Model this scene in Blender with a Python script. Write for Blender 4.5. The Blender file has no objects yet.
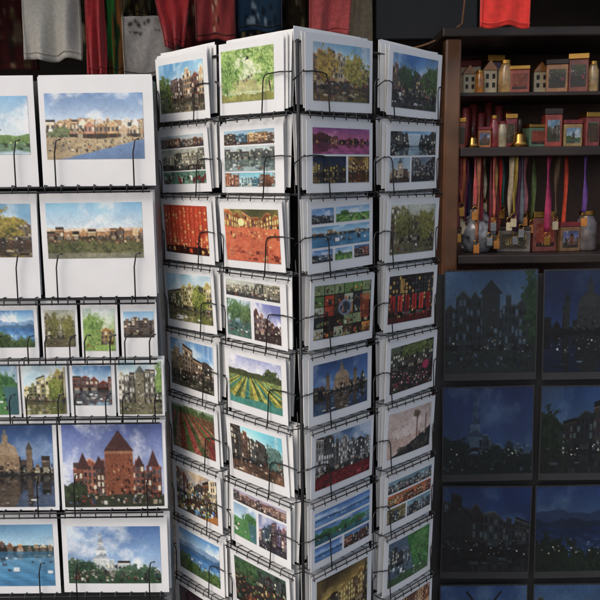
import bpy, math, random
import numpy as np
from mathutils import Vector, Matrix

random.seed(7)
SC = bpy.context.scene
COL = SC.collection

# ---------------------------------------------------------------- camera frame
CAM = Vector((0.0, -1.2034, 1.55))
YAW, PIT, ROL = -0.000326, -0.158253, -0.0110256
FOC = 775.35                                    # focal length for a 600 px wide frame
TH = 0.795229                                   # turn of the square rack
SIDE = 0.357
PITCH = 0.125                                   # height of one row of pockets
TOP = CAM.z + 0.214786                          # top of the first row

def cam_axes():
    cy, sy, cp, sp, cr, sr = math.cos(YAW), math.sin(YAW), math.cos(PIT), math.sin(PIT), math.cos(ROL), math.sin(ROL)
    f = Vector((cp * sy, cp * cy, sp)); r = Vector((cy, -sy, 0)); u = r.cross(f)
    return cr * r + sr * u, -sr * r + cr * u, f
RX, UX, FX = cam_axes()

def at(u, v, y):
    """the world point on the upright plane at depth y that is seen at (u, v) in a 600 px frame"""
    d = RX * (u - 300) / FOC - UX * (v - 300) / FOC + FX
    t = (y - CAM.y) / d.y
    return CAM + d * t

# ---------------------------------------------------------------- materials
def mat(name, col, rough=0.5, metal=0.0, spec=0.5, noise=None, bump=0.0, coat=0.0, sheen=0.0):
    m = bpy.data.materials.new(name); m.use_nodes = True
    nt = m.node_tree; b = nt.nodes['Principled BSDF']
    b.inputs['Roughness'].default_value = rough; b.inputs['Metallic'].default_value = metal
    b.inputs['Specular IOR Level'].default_value = spec
    b.inputs['Coat Weight'].default_value = coat; b.inputs['Coat Roughness'].default_value = 0.15
    b.inputs['Sheen Weight'].default_value = sheen
    c = (*col, 1)
    b.inputs['Base Color'].default_value = c
    tc = nt.nodes.new('ShaderNodeTexCoord')
    if noise:
        sc, amt = noise
        n = nt.nodes.new('ShaderNodeTexNoise'); n.inputs['Scale'].default_value = sc; n.inputs['Detail'].default_value = 6
        nt.links.new(tc.outputs['Object'], n.inputs['Vector'])
        mr = nt.nodes.new('ShaderNodeMapRange'); mr.inputs['From Min'].default_value = .3; mr.inputs['From Max'].default_value = .7
        mr.inputs['To Min'].default_value = 1 - amt; mr.inputs['To Max'].default_value = 1 + amt
        nt.links.new(n.outputs['Fac'], mr.inputs['Value'])
        mx = nt.nodes.new('ShaderNodeMix'); mx.data_type = 'RGBA'; mx.blend_type = 'MULTIPLY'; mx.inputs[0].default_value = 1
        mx.inputs[6].default_value = c
        nt.links.new(mr.outputs[0], mx.inputs[7]); nt.links.new(mx.outputs[2], b.inputs['Base Color'])
        if bump:
            bp = nt.nodes.new('ShaderNodeBump'); bp.inputs['Strength'].default_value = bump; bp.inputs['Distance'].default_value = .003
            nt.links.new(n.outputs['Fac'], bp.inputs['Height']); nt.links.new(bp.outputs[0], b.inputs['Normal'])
    return m

M = {}
M['paper'] = mat('white card', (.8, .8, .8), .38, noise=(22, .035), coat=.25)
M['dull_card'] = mat('charcoal card', (.03, .03, .032), .5, noise=(30, .1))
M['spare'] = mat('white card edge', (.78, .78, .77), .5, noise=(30, .06))
M['wire'] = mat('black coated wire', (.018, .018, .02), .35, noise=(60, .4))
M['core'] = mat('dark sheet metal', (.022, .022, .024), .55, noise=(9, .3))
M['greymetal'] = mat('grey painted metal', (.2, .2, .21), .4, noise=(14, .2))
M['chrome'] = mat('dull steel', (.35, .35, .36), .3, metal=.9, noise=(20, .2))
M['red'] = mat('red cotton', (.42, .018, .022), .85, noise=(120, .25), bump=.3, sheen=.3)
M['cream_cotton'] = mat('cream cotton', (.6, .57, .5), .85, noise=(120, .12), bump=.3, sheen=.2)
M['salmon'] = mat('washed red cotton', (.46, .075, .075), .85, noise=(120, .25), bump=.3, sheen=.3)
M['scarlet'] = mat('scarlet felt', (.62, .02, .012), .8, noise=(90, .15), sheen=.3)
M['wood'] = mat('varnished brown wood', (.13, .055, .025), .28, noise=(11, .45), coat=.4)
M['backwood'] = mat('red brown board', (.055, .022, .014), .5, noise=(8, .5))
M['darkwood'] = mat('dark stained wood', (.03, .02, .017), .45, noise=(11, .4))
M['wall'] = mat('dark shop wall', (.045, .036, .032), .8, noise=(5, .3))
M['plaster'] = mat('pale painted plaster', (.8, .79, .77), .8, noise=(3.5, .05), bump=.25)
M['ceiling'] = mat('dull unseen shade ceiling', (.12, .115, .11), .85, noise=(4, .15))
M['sign'] = mat('black board', (.012, .012, .013), .5, noise=(12, .3))
M['beige'] = mat('beige linen', (.36, .29, .19), .85, noise=(90, .2), bump=.3)
M['cream'] = mat('cream glazed ceramic', (.5, .42, .27), .25, noise=(16, .25), coat=.5)
M['amber'] = mat('amber glazed ceramic', (.42, .16, .03), .25, noise=(25, .35), coat=.5)
M['brass'] = mat('old brass', (.5, .27, .07), .28, metal=1, noise=(25, .2))
M['wine'] = mat('wine red ribbon', (.17, .02, .026), .6, noise=(60, .3))
M['candle'] = mat('dark red wax', (.22, .03, .03), .4, noise=(25, .25))
M['speckled'] = mat('speckled glaze', (.16, .165, .18), .3, noise=(55, .95), coat=.4)
M['rope'] = mat('jute cord', (.28, .14, .075), .9, noise=(200, .3))

def printed(name, rough, spec, coat):
    m = bpy.data.materials.new(name); m.use_nodes = True
    nt = m.node_tree; b = nt.nodes['Principled BSDF']
    a = nt.nodes.new('ShaderNodeVertexColor'); a.layer_name = 'print'
    nt.links.new(a.outputs['Color'], b.inputs['Base Color'])
    b.inputs['Roughness'].default_value = rough; b.inputs['Specular IOR Level'].default_value = spec
    b.inputs['Coat Weight'].default_value = coat; b.inputs['Coat Roughness'].default_value = .12
    return m
M['print'] = printed('glossy printed picture', .4, .4, .3)
M['cloth_print'] = printed('dyed cloth print', .9, .2, 0)

def paving():
    m = bpy.data.materials.new('grey stone paving'); m.use_nodes = True
    nt = m.node_tree; b = nt.nodes['Principled BSDF']; b.inputs['Roughness'].default_value = .75
    tc = nt.nodes.new('ShaderNodeTexCoord')
    br = nt.nodes.new('ShaderNodeTexBrick'); br.inputs['Scale'].default_value = 3
    br.inputs['Color1'].default_value = (.13, .125, .12, 1); br.inputs['Color2'].default_value = (.09, .088, .085, 1)
    br.inputs['Mortar'].default_value = (.035, .034, .032, 1); br.inputs['Mortar Size'].default_value = .012
    n = nt.nodes.new('ShaderNodeTexNoise'); n.inputs['Scale'].default_value = 30; n.inputs['Detail'].default_value = 8
    mx = nt.nodes.new('ShaderNodeMix'); mx.data_type = 'RGBA'; mx.blend_type = 'OVERLAY'; mx.inputs[0].default_value = .5
    nt.links.new(tc.outputs['Object'], br.inputs['Vector']); nt.links.new(tc.outputs['Object'], n.inputs['Vector'])
    nt.links.new(br.outputs['Color'], mx.inputs[6]); nt.links.new(n.outputs['Color'], mx.inputs[7])
    nt.links.new(mx.outputs[2], b.inputs['Base Color'])
    return m
M['paving'] = paving()

# ---------------------------------------------------------------- mesh helpers
class MB:
    def __init__(s): s.v, s.f, s.c = [], [], None
    def add(s, vs, fs):
        k = len(s.v); s.v += [tuple(p) for p in vs]; s.f += [tuple(i + k for i in f) for f in fs]; return s
    def box(s, x0, x1, y0, y1, z0, z1):
        vs = [(x, y, z) for z in (z0, z1) for y in (y0, y1) for x in (x0, x1)]
        return s.add(vs, [(0, 2, 3, 1), (4, 5, 7, 6), (0, 1, 5, 4), (2, 6, 7, 3), (0, 4, 6, 2), (1, 3, 7, 5)])
    def tube(s, pts, r, n=7):
        pts = [Vector(p) for p in pts]; rings = []
        up = None
        for i, p in enumerate(pts):
            d = (pts[min(i + 1, len(pts) - 1)] - pts[max(i - 1, 0)]).normalized()
            if up is None:
                up = Vector((0, 0, 1)) if abs(d.z) < .9 else Vector((1, 0, 0))
            a = (up - d * up.dot(d))
            if a.length < 1e-4: a = d.orthogonal()
            a.normalize(); up = a; b = d.cross(a)
            rr = r[i] if isinstance(r, (list, tuple)) else r
            rings.append([p + (a * math.cos(2 * math.pi * k / n) + b * math.sin(2 * math.pi * k / n)) * rr for k in range(n)])
        vs = [q for g in rings for q in g]; fs = []
        for i in range(len(pts) - 1):
            for k in range(n):
                k2 = (k + 1) % n
                fs.append((i * n + k, i * n + k2, (i + 1) * n + k2, (i + 1) * n + k))
        fs.append(tuple(range(n - 1, -1, -1))); fs.append(tuple((len(pts) - 1) * n + k for k in range(n)))
        return s.add(vs, fs)
    def lathe(s, prof, n=28, c=(0, 0, 0)):
        vs = [(c[0] + r * math.cos(2 * math.pi * k / n), c[1] + r * math.sin(2 * math.pi * k / n), c[2] + z) for r, z in prof for k in range(n)]
        fs = [(i * n + k, i * n + (k + 1) % n, (i + 1) * n + (k + 1) % n, (i + 1) * n + k) for i in range(len(prof) - 1) for k in range(n)]
        return s.add(vs, fs)
    def mesh(s, name, m, smooth=False):
        me = bpy.data.meshes.new(name); me.from_pydata(s.v, [], s.f); me.update()
        me.materials.append(m)
        if smooth:
            for p in me.polygons: p.use_smooth = True
        return me
    def build(s, name, m, parent=None, smooth=False):
        return link(name, s.mesh(name, m, smooth), parent)

def link(name, data, parent=None):
    o = bpy.data.objects.new(name, data); COL.objects.link(o)
    if parent is not None: o.parent = parent
    return o

def tag(o, label=None, cat=None, group=None, kind=None):
    if label: o['label'] = label
    if cat: o['category'] = cat
    if group: o['group'] = group
    if kind: o['kind'] = kind
    return o

def bevel(o, w, seg=2):
    b = o.modifiers.new('soft edges', 'BEVEL'); b.width = w; b.segments = seg; b.limit_method = 'ANGLE'
    return o

# ---------------------------------------------------------------- painter for the printed pictures (sRGB)
def hexc(h): return np.array([int(h[i:i + 2], 16) / 255 for i in (0, 2, 4)])
def vnoise(rng, h, w, cells_y, cells_x):
    g = rng.random((cells_y + 2, cells_x + 2))
    y = np.linspace(0, cells_y, h); x = np.linspace(0, cells_x, w)
    yi = y.astype(int); xi = x.astype(int); fy = (y - yi)[:, None]; fx = (x - xi)[None, :]
    fy = fy * fy * (3 - 2 * fy); fx = fx * fx * (3 - 2 * fx)
    a = g[yi][:, xi]; b = g[yi][:, xi + 1]; c = g[yi + 1][:, xi]; d = g[yi + 1][:, xi + 1]
    return (a * (1 - fx) + b * fx) * (1 - fy) + (c * (1 - fx) + d * fx) * fy
def fbm(rng, h, w, c=4, o=4):
    t = 0; amp = 1; tot = 0
    for k in range(o):
        cc = c * 2 ** k
        t = t + amp * vnoise(rng, h, w, max(1, min(h - 1, cc)), max(1, min(w - 1, int(cc * 1.4)))); tot += amp; amp *= .55
    return t / tot

class Pic:
    def __init__(s, seed, w, h):
        s.r = np.random.default_rng(seed); s.w, s.h = w * 2, h * 2
        s.a = np.zeros((s.h, s.w, 3)); s.X, s.Y = np.meshgrid(np.linspace(0, 1, s.w), np.linspace(0, 1, s.h))
    def put(s, m, c, k=1.0):
        m = (np.asarray(m, float) * k)[..., None]; s.a = s.a * (1 - m) + (c if isinstance(c, np.ndarray) and c.ndim == 3 else (hexc(c) if isinstance(c, str) else c)) * m; return s
    def sky(s, c0, c1, y1=.6, cloud=0, cc='f2f2f2'):
        t = np.clip(s.Y / y1, 0, 1)[..., None]; s.a = hexc(c0) * (1 - t) + hexc(c1) * t
        if cloud:
            n = fbm(s.r, s.h, s.w, 3, 5); s.put(np.clip((n - .52) * 5, 0, 1), cc, cloud)
        return s
    def n1(s, c=5, o=3): return fbm(s.r, 3, s.w, c, o)[1][None, :]
    def hill(s, y0, amp, c, c2=None, cells=5, gr=8):
        m = s.Y > y0 + amp * (s.n1(cells) - .5) * 2
        n = fbm(s.r, s.h, s.w, gr, 4)[..., None]
        return s.put(m, hexc(c) * (1 - n) + hexc(c2 or c) * n)
    def houses(s, yt, yb, n, cols, x0=0, x1=1, win='e8d9b0', glow=0.75):
        x = x0; px = 1.0 / s.w
        if x1 - x0 > .9: s.put(s.Y >= yb - .01, hexc(cols[0]) * .35 + .09)
        while x < x1 - .01:
            w = min((x1 - x0) / n * s.r.uniform(.7, 1.3), x1 - x); c = np.clip(hexc(cols[s.r.integers(len(cols))]) * s.r.uniform(.75, 1.25), 0, 1)
            t = yt + s.r.uniform(-.09, .09); g = s.r.uniform(.04, .11); kind = s.r.integers(4)
            u = np.abs((s.X - x) / w - .5) * 2
            prof = [u * g, np.floor(u * 4) / 4 * g, np.where(u < .42, 0, g), np.full_like(u, g * .6)][kind]
            inx = (s.X >= x) & (s.X < x + w) & (s.Y < yb)
            if kind == 3: s.put(inx & (s.Y > t) & (u < .96), hexc('3a2e2a') * s.r.uniform(.7, 1.3))
            body = inx & (s.Y > t + prof)
            q = .86 + .28 * fbm(s.r, s.h, s.w, 40, 2)[..., None]
            s.put(body, np.clip(c * q, 0, 1)); s.put(inx & (s.Y > t + prof) & (s.Y < t + prof + .016), np.clip(c * 1.5 + .1, 0, 1), .8)
            nw = int(max(2, min(4, round(w * s.w / 11)))); ry = s.r.uniform(.075, .1); yy = t + g + .055
            hw = w / nw * .27; hh = ry * .34
            while yy < yb - .07:
                for j in range(nw):
                    cxw = x + w * (j + .5) / nw; fr = np.clip(c * .55 + .3 * s.r.uniform(.6, 1.3), 0, 1)
                    if cxw > x1: continue
                    s.lr(cxw - hw - px, yy - hh - px, cxw + hw + px, yy + hh + px, fr, .8)
                    s.lr(cxw - hw, yy - hh, cxw + hw, yy + hh, win if s.r.random() < glow * .4 else ['1d1b1a', '2a3036', '39424a', '14161a'][s.r.integers(4)], .9)
                    s.lr(cxw - px * .5, yy - hh, cxw + px * .5, yy + hh, fr, .55)
                yy += ry
            gf = body & (s.Y > yb - .065); s.put(gf, c * .45); s.put(gf & (np.abs((s.X - x) / w - .5) < .3), [hexc('6a6a64'), hexc('b0a48c'), hexc('2c2622')][s.r.integers(3)], .7)
            s.put(body & (s.X > x + w - px * 2), c * .4)
            x += w
        return s
    def lr(s, x0, y0, x1, y1, c, k=1.0):
        i0, i1 = max(0, int(round(y0 * s.h))), min(s.h, max(int(round(y0 * s.h)) + 1, int(round(y1 * s.h))))
        j0, j1 = max(0, int(round(x0 * s.w))), min(s.w, max(int(round(x0 * s.w)) + 1, int(round(x1 * s.w))))
        if i1 > i0 and j1 > j0: s.a[i0:i1, j0:j1] = s.a[i0:i1, j0:j1] * (1 - k) + (hexc(c) if isinstance(c, str) else c) * k
        return s
    def busy(s, x0, y0, x1, y1, n, cols=None, size=(.006, .03), tall=1.6):
        """a crowd of small things seen from afar: people, bicycles, awnings, cars, each a few dots"""
        for _ in range(n):
            y = s.r.uniform(y0, y1); sc = .5 + (y - y0) / max(.01, y1 - y0)
            x = s.r.uniform(x0, x1); w = s.r.uniform(*size) * sc; h = w * s.r.uniform(min(.4, tall * .5), tall) * s.w / s.h
            c = hexc(cols[s.r.integers(len(cols))]) if cols else s.a[int(s.r.uniform(.25, .75) * s.h), s.r.integers(s.w)] * s.r.uniform(.5, 1.4)
            c = np.clip(c * s.r.uniform(.7, 1.3), 0, 1)
            s.lr(x, y - h, x + w, y, c, .85)
            if s.r.random() < .5: s.lr(x + w * .2, y - h * .95, x + w * .6, y - h * .6, np.clip(c * 1.5 + .05, 0, 1), .7)
            s.lr(x - w * .1, y, x + w * 1.2, y + h * .12, hexc('101010'), .5)
        return s
    def warp(s, k, hz=.62, xm=.5):
        """a row of houses seen at an angle: heights about the horizon shrink towards one side (or towards the middle)"""
        X, Y = s.X, s.Y
        d = 1 + k * (X - .5) if k < 5 else .75 + 1.5 * np.abs(X - xm)
        y = np.clip(hz + (Y - hz) / np.maximum(d, .3), 0, 1)
        if k < 5: x = np.clip(X + .22 * k * X * (1 - X), 0, 1)
        else: x = X
        s.a = s.a[(y * (s.h - 1)).astype(int), (x * (s.w - 1)).astype(int)]; return s
    def trees(s, cx, cy, rx, ry, c, c2, th=.0, k=1):
        n = fbm(s.r, s.h, s.w, 9, 5); f = fbm(s.r, s.h, s.w, 34, 3); d = np.hypot((s.X - cx) / rx, (s.Y - cy) / ry)
        s.put((np.abs(s.X - cx - .02 * np.sin(s.Y * 9)) < rx * .05) & (s.Y > cy) & (s.Y < cy + ry * 1.25), '2a2018', k)
        m = np.clip((1.0 - d + (n - .5) * 1.5 + (f - .5) * .9 - th) * 9, 0, 1)
        q = np.clip((.45 * fbm(s.r, s.h, s.w, 16, 3) + .75 * f - .3) * 2.4 - (s.Y - cy) / ry * .25, 0, 1)[..., None]
        return s.put(m, hexc(c) * (1 - q) * .85 + hexc(c2) * q, k)
    def water(s, y0, tint, k=.5, jit=2):
        src = s.a.copy(); i0 = int(y0 * s.h); ph = s.r.uniform(0, 6, 3)
        for i in range(i0, s.h):
            j = max(0, i0 - int((i - i0) * .9) - 1); dep = (i - i0) / s.h
            row = .5 * np.roll(src[j], int(s.r.integers(-jit, jit + 1)), 0) + .5 * np.roll(src[max(0, j - 2)], int(s.r.integers(-jit, jit + 1)), 0)
            rip = 1 + (.10 + .25 * dep) * np.sin(np.linspace(0, 26, s.w) + ph[i % 3] + i * 1.9) * s.r.uniform(.2, 1)
            s.a[i] = np.clip((row * (1 - k) + hexc(tint) * k) * rip[:, None] * s.r.uniform(.9, 1.1), 0, 1)
        return s
    def rect(s, x0, y0, x1, y1, c, k=1): return s.put((s.X >= x0) & (s.X < x1) & (s.Y >= y0) & (s.Y < y1), c, k)
    def ell(s, cx, cy, rx, ry, c, k=1): return s.put(np.hypot((s.X - cx) / rx, (s.Y - cy) / ry) < 1, c, k)
    def tri(s, cx, y0, y1, hw, c, k=1):
        t = np.clip((s.Y - y0) / (y1 - y0), 0, 1); return s.put((s.Y >= y0) & (s.Y < y1) & (np.abs(s.X - cx) < hw * t), c, k)
    def rows(s, y0, cols, vx=.5, vy=None, n=14):
        vy = y0 - .05 if vy is None else vy
        t = ((s.X - vx) / np.maximum(s.Y - vy, .02)); i = np.floor(t * n / 3).astype(int) % len(cols)
        pal = np.array([hexc(c) for c in cols])[i]; q = .7 + .6 * fbm(s.r, s.h, s.w, 24, 2)[..., None]
        return s.put(s.Y > y0, np.clip(pal * q, 0, 1))
    def speck(s, n, box, cols, r=(.008, .02), k=.9):
        for _ in range(n):
            s.ell(s.r.uniform(box[0], box[2]), s.r.uniform(box[1], box[3]), s.r.uniform(*r), s.r.uniform(*r) * 1.3, cols[s.r.integers(len(cols))], k)
        return s
    def done(s, grain=.3, gain=1.0):
        n = .6 * fbm(s.r, s.h, s.w, 60, 2)[..., None] + .4 * fbm(s.r, s.h, s.w, 14, 4)[..., None]
        blue = np.clip((s.a[..., 2:3] - s.a[..., 0:1]) * 3, 0, 1) * .7                 # skies print smoother than ground detail
        a = s.a * (1 + (n - .5) * grain * 2.2 * (1 - blue)) * gain
        big = fbm(s.r, s.h, s.w, 2, 2)[..., None]; a = a * (.82 + .36 * big)          # passing cloud light in the photographed scene
        a = np.clip(a, 0, 1)
        a = a * .6 + .4 * a * a * (3 - 2 * a)
        lum = a.mean(-1, keepdims=True); a = (a * .74 + lum * .26) * .93 + .03         # sun-faded print
        p = np.pad(a, ((1, 1), (1, 1), (0, 0)), 'edge')
        a = .5 * a + .125 * (p[:-2, 1:-1] + p[2:, 1:-1] + p[1:-1, :-2] + p[1:-1, 2:])
        a = np.clip(a.reshape(s.h // 2, 2, s.w // 2, 2, 3).mean((1, 3)), 0, 1)
        return np.where(a <= .04045, a / 12.92, ((a + .055) / 1.055) ** 2.4)

BR = ['8a5a3c', 'a8835c', '6b4030', 'b79a74', '59443a', '7c6a58']
# every picture: function(p) that paints on p
CR = ['c8c0b0', '2a2c30', '6a2a24', '30445a', '8a7a60', '1c1c1c', 'a09a90', '44382c']
def canal_facades(p): p.sky('4a88bc', 'a4c0d0', .5, .5).houses(.26, .72, 7, BR).warp(.9).trees(.08, .55, .2, .3, '22331a', '5a7030').busy(0, .66, 1, .76, 50, CR).water(.76, '4a4c38', .5).busy(.1, .8, .9, .95, 10, ['2a2420', 'b0a898', '5a3020'], (.03, .08), .4)
def park_arch(p): p.sky('dce6c0', 'c8d4a0', .7).trees(.4, .45, .3, .2, '8aa868', 'c0d098').trees(.62, .42, .25, .22, '94b070', 'ccd8a4').hill(.6, .04, '8a8a4a', 'b8b070').water(.7, 'a8ac7a', .4).busy(.3, .5, .7, .66, 30, CR).trees(.1, .3, .3, .55, '38681f', '94b858').trees(.92, .3, .27, .55, '40701f', 'a0bc60').trees(.5, .0, .6, .17, '4c7c28', 'a8c468').hill(.86, .05, '5a6028', 'a09a48')
def autumn_canal(p): p.sky('6a9cc0', 'b4c8d4', .35, .5).houses(.24, .7, 6, BR).warp(-.9).trees(.2, .38, .2, .3, '5a4a1c', 'b08a34').trees(.72, .42, .22, .26, '4f5620', 'a08a38').busy(0, .66, 1, .76, 60, CR + ['8a4a26', 'a8602c']).water(.76, '3a2f22', .5).busy(.05, .8, .95, .97, 12, ['4a3424', '8a7a60', '2a2018'], (.04, .1), .35)
def blue_dusk_quay(p): p.sky('2c5690', '7a9cbc', .5, .4).houses(.3, .72, 7, ['4a2a22', '3a2a2a', '5a4038', '6a5a50'], win='e0b060').warp(9, .62, .4).trees(.3, .42, .22, .25, '1d2a16', '3c5030').trees(.85, .4, .2, .3, '25301a', '48602c').busy(0, .64, 1, .78, 50, CR).water(.78, '1c2430', .5).busy(0, .82, 1, .97, 12, ['8a3030', '3a3a44', 'b0b0b0'], (.03, .09), .35)
def strip_old(p): p.sky('8fa4ac', 'a8b0ac', .4).houses(.25, .85, 8, BR).busy(0, .75, 1, 1, 50, CR)
def strip_grey(p): p.sky('a4a898', '94947f', 1).houses(.15, .8, 7, ['6f6a55', '807a60', '5a5848', '94886a']).warp(.7, .7).busy(0, .75, 1, 1, 50, CR)
def strip_green(p): p.hill(-.1, 0, '2f6450', '86a08a').busy(0, .2, 1, 1, 70, ['5a2020', '20302a', '3a8a70', 'c0c8b0', '702a28'], (.015, .05))
def orange_strip(p): p.sky('7aa4c4', 'b0c4cc', .5).houses(.2, .9, 5, ['b5602c', 'c88a4a', '3a6a8a', '5a4028']).busy(0, .75, 1, 1, 30, CR)
def boats_strip(p): p.sky('9aaaac', 'b0b8b2', .4).houses(.15, .5, 8, ['5a6258', '70786a', '4a5450']).water(.5, '5a7470', .5).busy(0, .55, 1, .95, 34, ['2a3434', 'c8ccc4', '5a6a6c', '704838'], (.02, .07), .5)
def cyan_strip(p): p.sky('6ab0c4', '9ccad2', 1).houses(.3, .95, 4, ['2a6a80', '80b0b8', '304048'], .3, .72).houses(.05, 1, 2, ['b0603a', '8a4a2c'], 0, .3).trees(.86, .6, .16, .5, '4a2c1c', '7a4a30').busy(0, .8, 1, 1, 30, CR)
def purple_sunset(p): p.sky('83407f', 'c05a80', .5, .6, 'e8a0a8').houses(.38, .56, 9, ['3a1418', '5a1e20', '481a2a'], win='f0a040').trees(.1, .4, .2, .2, '2a1018', '5a2424').water(.56, '7a2a5c', .45).busy(0, .54, 1, .62, 40, ['e0803a', 'c8406a', '20101a'])
def night_quay(p): p.sky('12203a', '24385c', .5).houses(.3, .66, 6, ['1c1a1c', '2c2420', '3a2c22'], win='f0b83a', glow=1.6).busy(0, .56, 1, .68, 40, ['f0b030', 'd08020', '1a1410', '602c18'], (.01, .03)).water(.68, '10151c', .25)
def night_bridge(p): p.sky('4a3a1c', 'b08a38', .4).houses(.2, .6, 4, ['6a3a14', '8a5a20'], win='f8d060', glow=1.5).warp(9, .6).busy(0, .5, 1, .9, 60, ['f2c040', 'd06a1c', '301a10', '8a3a14'], (.015, .05)).water(.75, '5a2c10', .4)
def canal_vista(p): p.sky('5a8cb8', 'b4cad8', .6, .5).houses(.1, .6, 7, ['2c3034', '3a3c40', '4a4844', '25282c']).warp(9, .6).put((np.abs(p.X - .5) < .1 + (.6 - p.Y) * .1) & (p.Y < .6) & (p.Y > .1), 'a4bccc', .9).water(.62, '34505e', .4).put((p.Y > .6) & (np.abs(p.X - .5) > .14 + (p.Y - .6) * .9), '22272a').busy(0, .6, .35, .98, 26, CR).busy(.65, .6, 1, .98, 26, CR)
def pale_tower(p): p.sky('7a94a8', 'a8b8c0', .6, .4).houses(.5, .85, 6, BR).rect(.38, .25, .64, .8, 'a89478').tri(.51, .02, .25, .14, '5a6670').rect(.36, .24, .66, .27, 'd0c4ac').rect(.46, .34, .56, .42, 'e4dcc8').busy(.4, .45, .62, .75, 10, ['4a3a30', '5a4a3c'], (.02, .04)).busy(0, .75, 1, 1, 40, CR)
def slate_street(p): p.sky('5a6a7c', '8a94a0', .5).houses(.12, .75, 5, ['2c3038', '3c4048', '4a4440'], win='a0a8ac').warp(9, .7).busy(0, .7, 1, 1, 70, CR)
def red_theatre(p):
    p.sky('a83418', 'c8442a', 1).hill(.84, .02, '2a0a06', '4a180c')
    for i in range(11):
        x = .03 + i * .09 + p.r.uniform(-.015, .015)
        for j in range(12): p.lr(x, .05 + j * .066, x + p.r.uniform(.02, .05), .05 + j * .066 + p.r.uniform(.03, .07), ['ec9450', 'd85028', 'f0b468', 'c03c1c', 'b8401c'][p.r.integers(5)], .75)
        p.lr(x + .056, .03, x + .068, .84, '681c0c', .7)
    p.busy(0, .7, 1, .98, 70, ['f0a050', '200804', 'c03a1c', '5a1c10'], (.012, .04))
def red_night_street(p): p.sky('4a4a24', '8a7834', .4, .4, 'b0a050').houses(.1, .5, 6, ['8a4a20', 'a85a28', '6a3418'], win='f4cc60', glow=1.5).warp(9, .55, .6).ell(.33, .25, .06, .075, 'f6e080').hill(.34, .04, 'c8482a', 'e07848', gr=14).busy(0, .42, 1, .56, 60, ['f0b060', '6a2a14', 'd85a30', 'e08a50'], (.01, .035)).hill(.58, .02, 'c44a28', 'e07048', gr=18).busy(.05, .7, 1, .98, 40, ['d0603a', 'a83c20', 'e88858', '8a2c18'], (.03, .08), .6)
def blue_square(p): p.sky('4a74b0', '8aa8d0', .6, .5).houses(.4, .85, 4, ['3a4a5a', '58687a', '2a3440']).busy(0, .8, 1, 1, 24, CR)
def green_polder(p): p.sky('6a98cc', 'a8c4dc', .5, .5).hill(.46, .03, '2f5a2a', '6a9040', gr=18).trees(.25, .42, .12, .16, '24401c', '4a6a30').rows(.62, ['5a8a3a', '3a6a2c', '7a9a48'], .6, .3).busy(.3, .5, 1, .9, 14, ['e4e4dc', '2a241c'], (.02, .04), .8)
def wide_harbour(p): p.sky('5a90bc', '9cc0d4', .4, .4).hill(.34, .03, '2c4a3a', '34403a').houses(.28, .44, 12, BR).rect(0, .44, 1, 1, '2c6488').water(.44, '22608a', .65).busy(.1, .5, .95, .8, 18, ['e8ecec', '2a3440', 'b0b8bc'], (.015, .05), .8)
def quay_red(p): p.sky('3a6498', '6a8cb0', .35).houses(.2, .85, 4, ['5a241c', '7a3428', '302020']).busy(0, .75, 1, 1, 30, CR)
def olive_trees(p): p.sky('b0b4a0', '94947c', .6).houses(.2, .74, 6, ['6a6248', '7c7252', '54503c']).warp(-.7).trees(.28, .4, .24, .3, '3a3c1e', '76743e').trees(.78, .45, .22, .32, '45461f', '84803f').hill(.78, .02, '4a4630', '706a48', gr=18).busy(0, .7, 1, .95, 60, CR).rect(.04, .3, .08, .9, '4a3422', .8)
def yellow_canal(p): p.sky('8ab8d0', 'c4d6da', .4, .5).houses(.24, .72, 6, ['9a8a4c', '7a7a44', 'b0a060', '5c5a3c']).warp(.8).trees(.75, .5, .18, .25, '3c4c20', '8a943c').busy(0, .68, 1, .76, 40, CR).water(.76, '6a6c3c', .45).busy(0, .84, .9, .96, 8, ['dcd8c8', '3a3424'], (.05, .1), .35)
def green_boats(p): p.sky('9ab4c4', '8aa4b4', .4, .4).trees(.3, .3, .5, .3, '2a4c30', '5a7a48').trees(.9, .4, .3, .3, '2f4424', '64804c').water(.58, '3c6074', .5).busy(0, .6, 1, .92, 22, ['e0e4e0', '20302c', '8a4a34', '5a6a70'], (.05, .13), .5)
def violet_town(p): p.sky('6a72b4', 'b0b0d0', .5, .6).houses(.35, .8, 5, ['6a3c34', '4a2c2c', '7a5a50']).warp(-.8, .75).busy(0, .75, 1, 1, 50, CR)
def collage(p):
    cs = ['1c1814', '301c14', '5a7a3c', 'b03a1c', '2c2c30', 'c87830', '7a8a5c', '48382a', 'a0a48a']
    for j in range(5):
        for i in range(6):
            c = hexc(cs[int(p.r.integers(len(cs)))]); p.rect(i / 6, j / 5, (i + .94) / 6, (j + .93) / 5, c)
            p.busy(i / 6, j / 5 + .08, (i + .8) / 6, (j + .9) / 5, 9, cs, (.01, .035))
    p.ell(.52, .46, .12, .15, '7a8498').ell(.52, .46, .09, .115, '39424e').busy(.44, .4, .58, .56, 14, ['c8ccd0', '2a2c30', 'b05a3a'], (.01, .03)).rect(.8, .25, .97, .72, 'a8401c', .6).busy(0, .86, 1, 1, 50, ['8a641c', 'c09040', '3a2810'], (.01, .03))
def red_windows(p):
    p.sky('1a1214', '2a1412', 1).houses(.02, .85, 4, ['2a1814', '34201a', '1c1412'], win='e8a040', glow=.8)
    for i in range(6): x = .04 + i * .16; p.rect(x, .42, x + .1, .76, ['b01c1c', 'd83424', '8a1414'][i % 3]).rect(x + .045, .42, x + .055, .76, '3a0a0a').rect(x + .03, .5, x + .06, .74, '5a1410', .7)
    p.busy(0, .7, 1, .95, 60, ['d83020', '200a0a', '8a1c14', 'f0a050'], (.01, .04)).rect(.24, .08, .34, .38, 'c0903c', .8).busy(.25, .12, .33, .36, 8, ['5a3010', 'f4d080'], (.01, .03)).hill(.88, .02, '401410', '6a1c18', gr=20)
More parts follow.
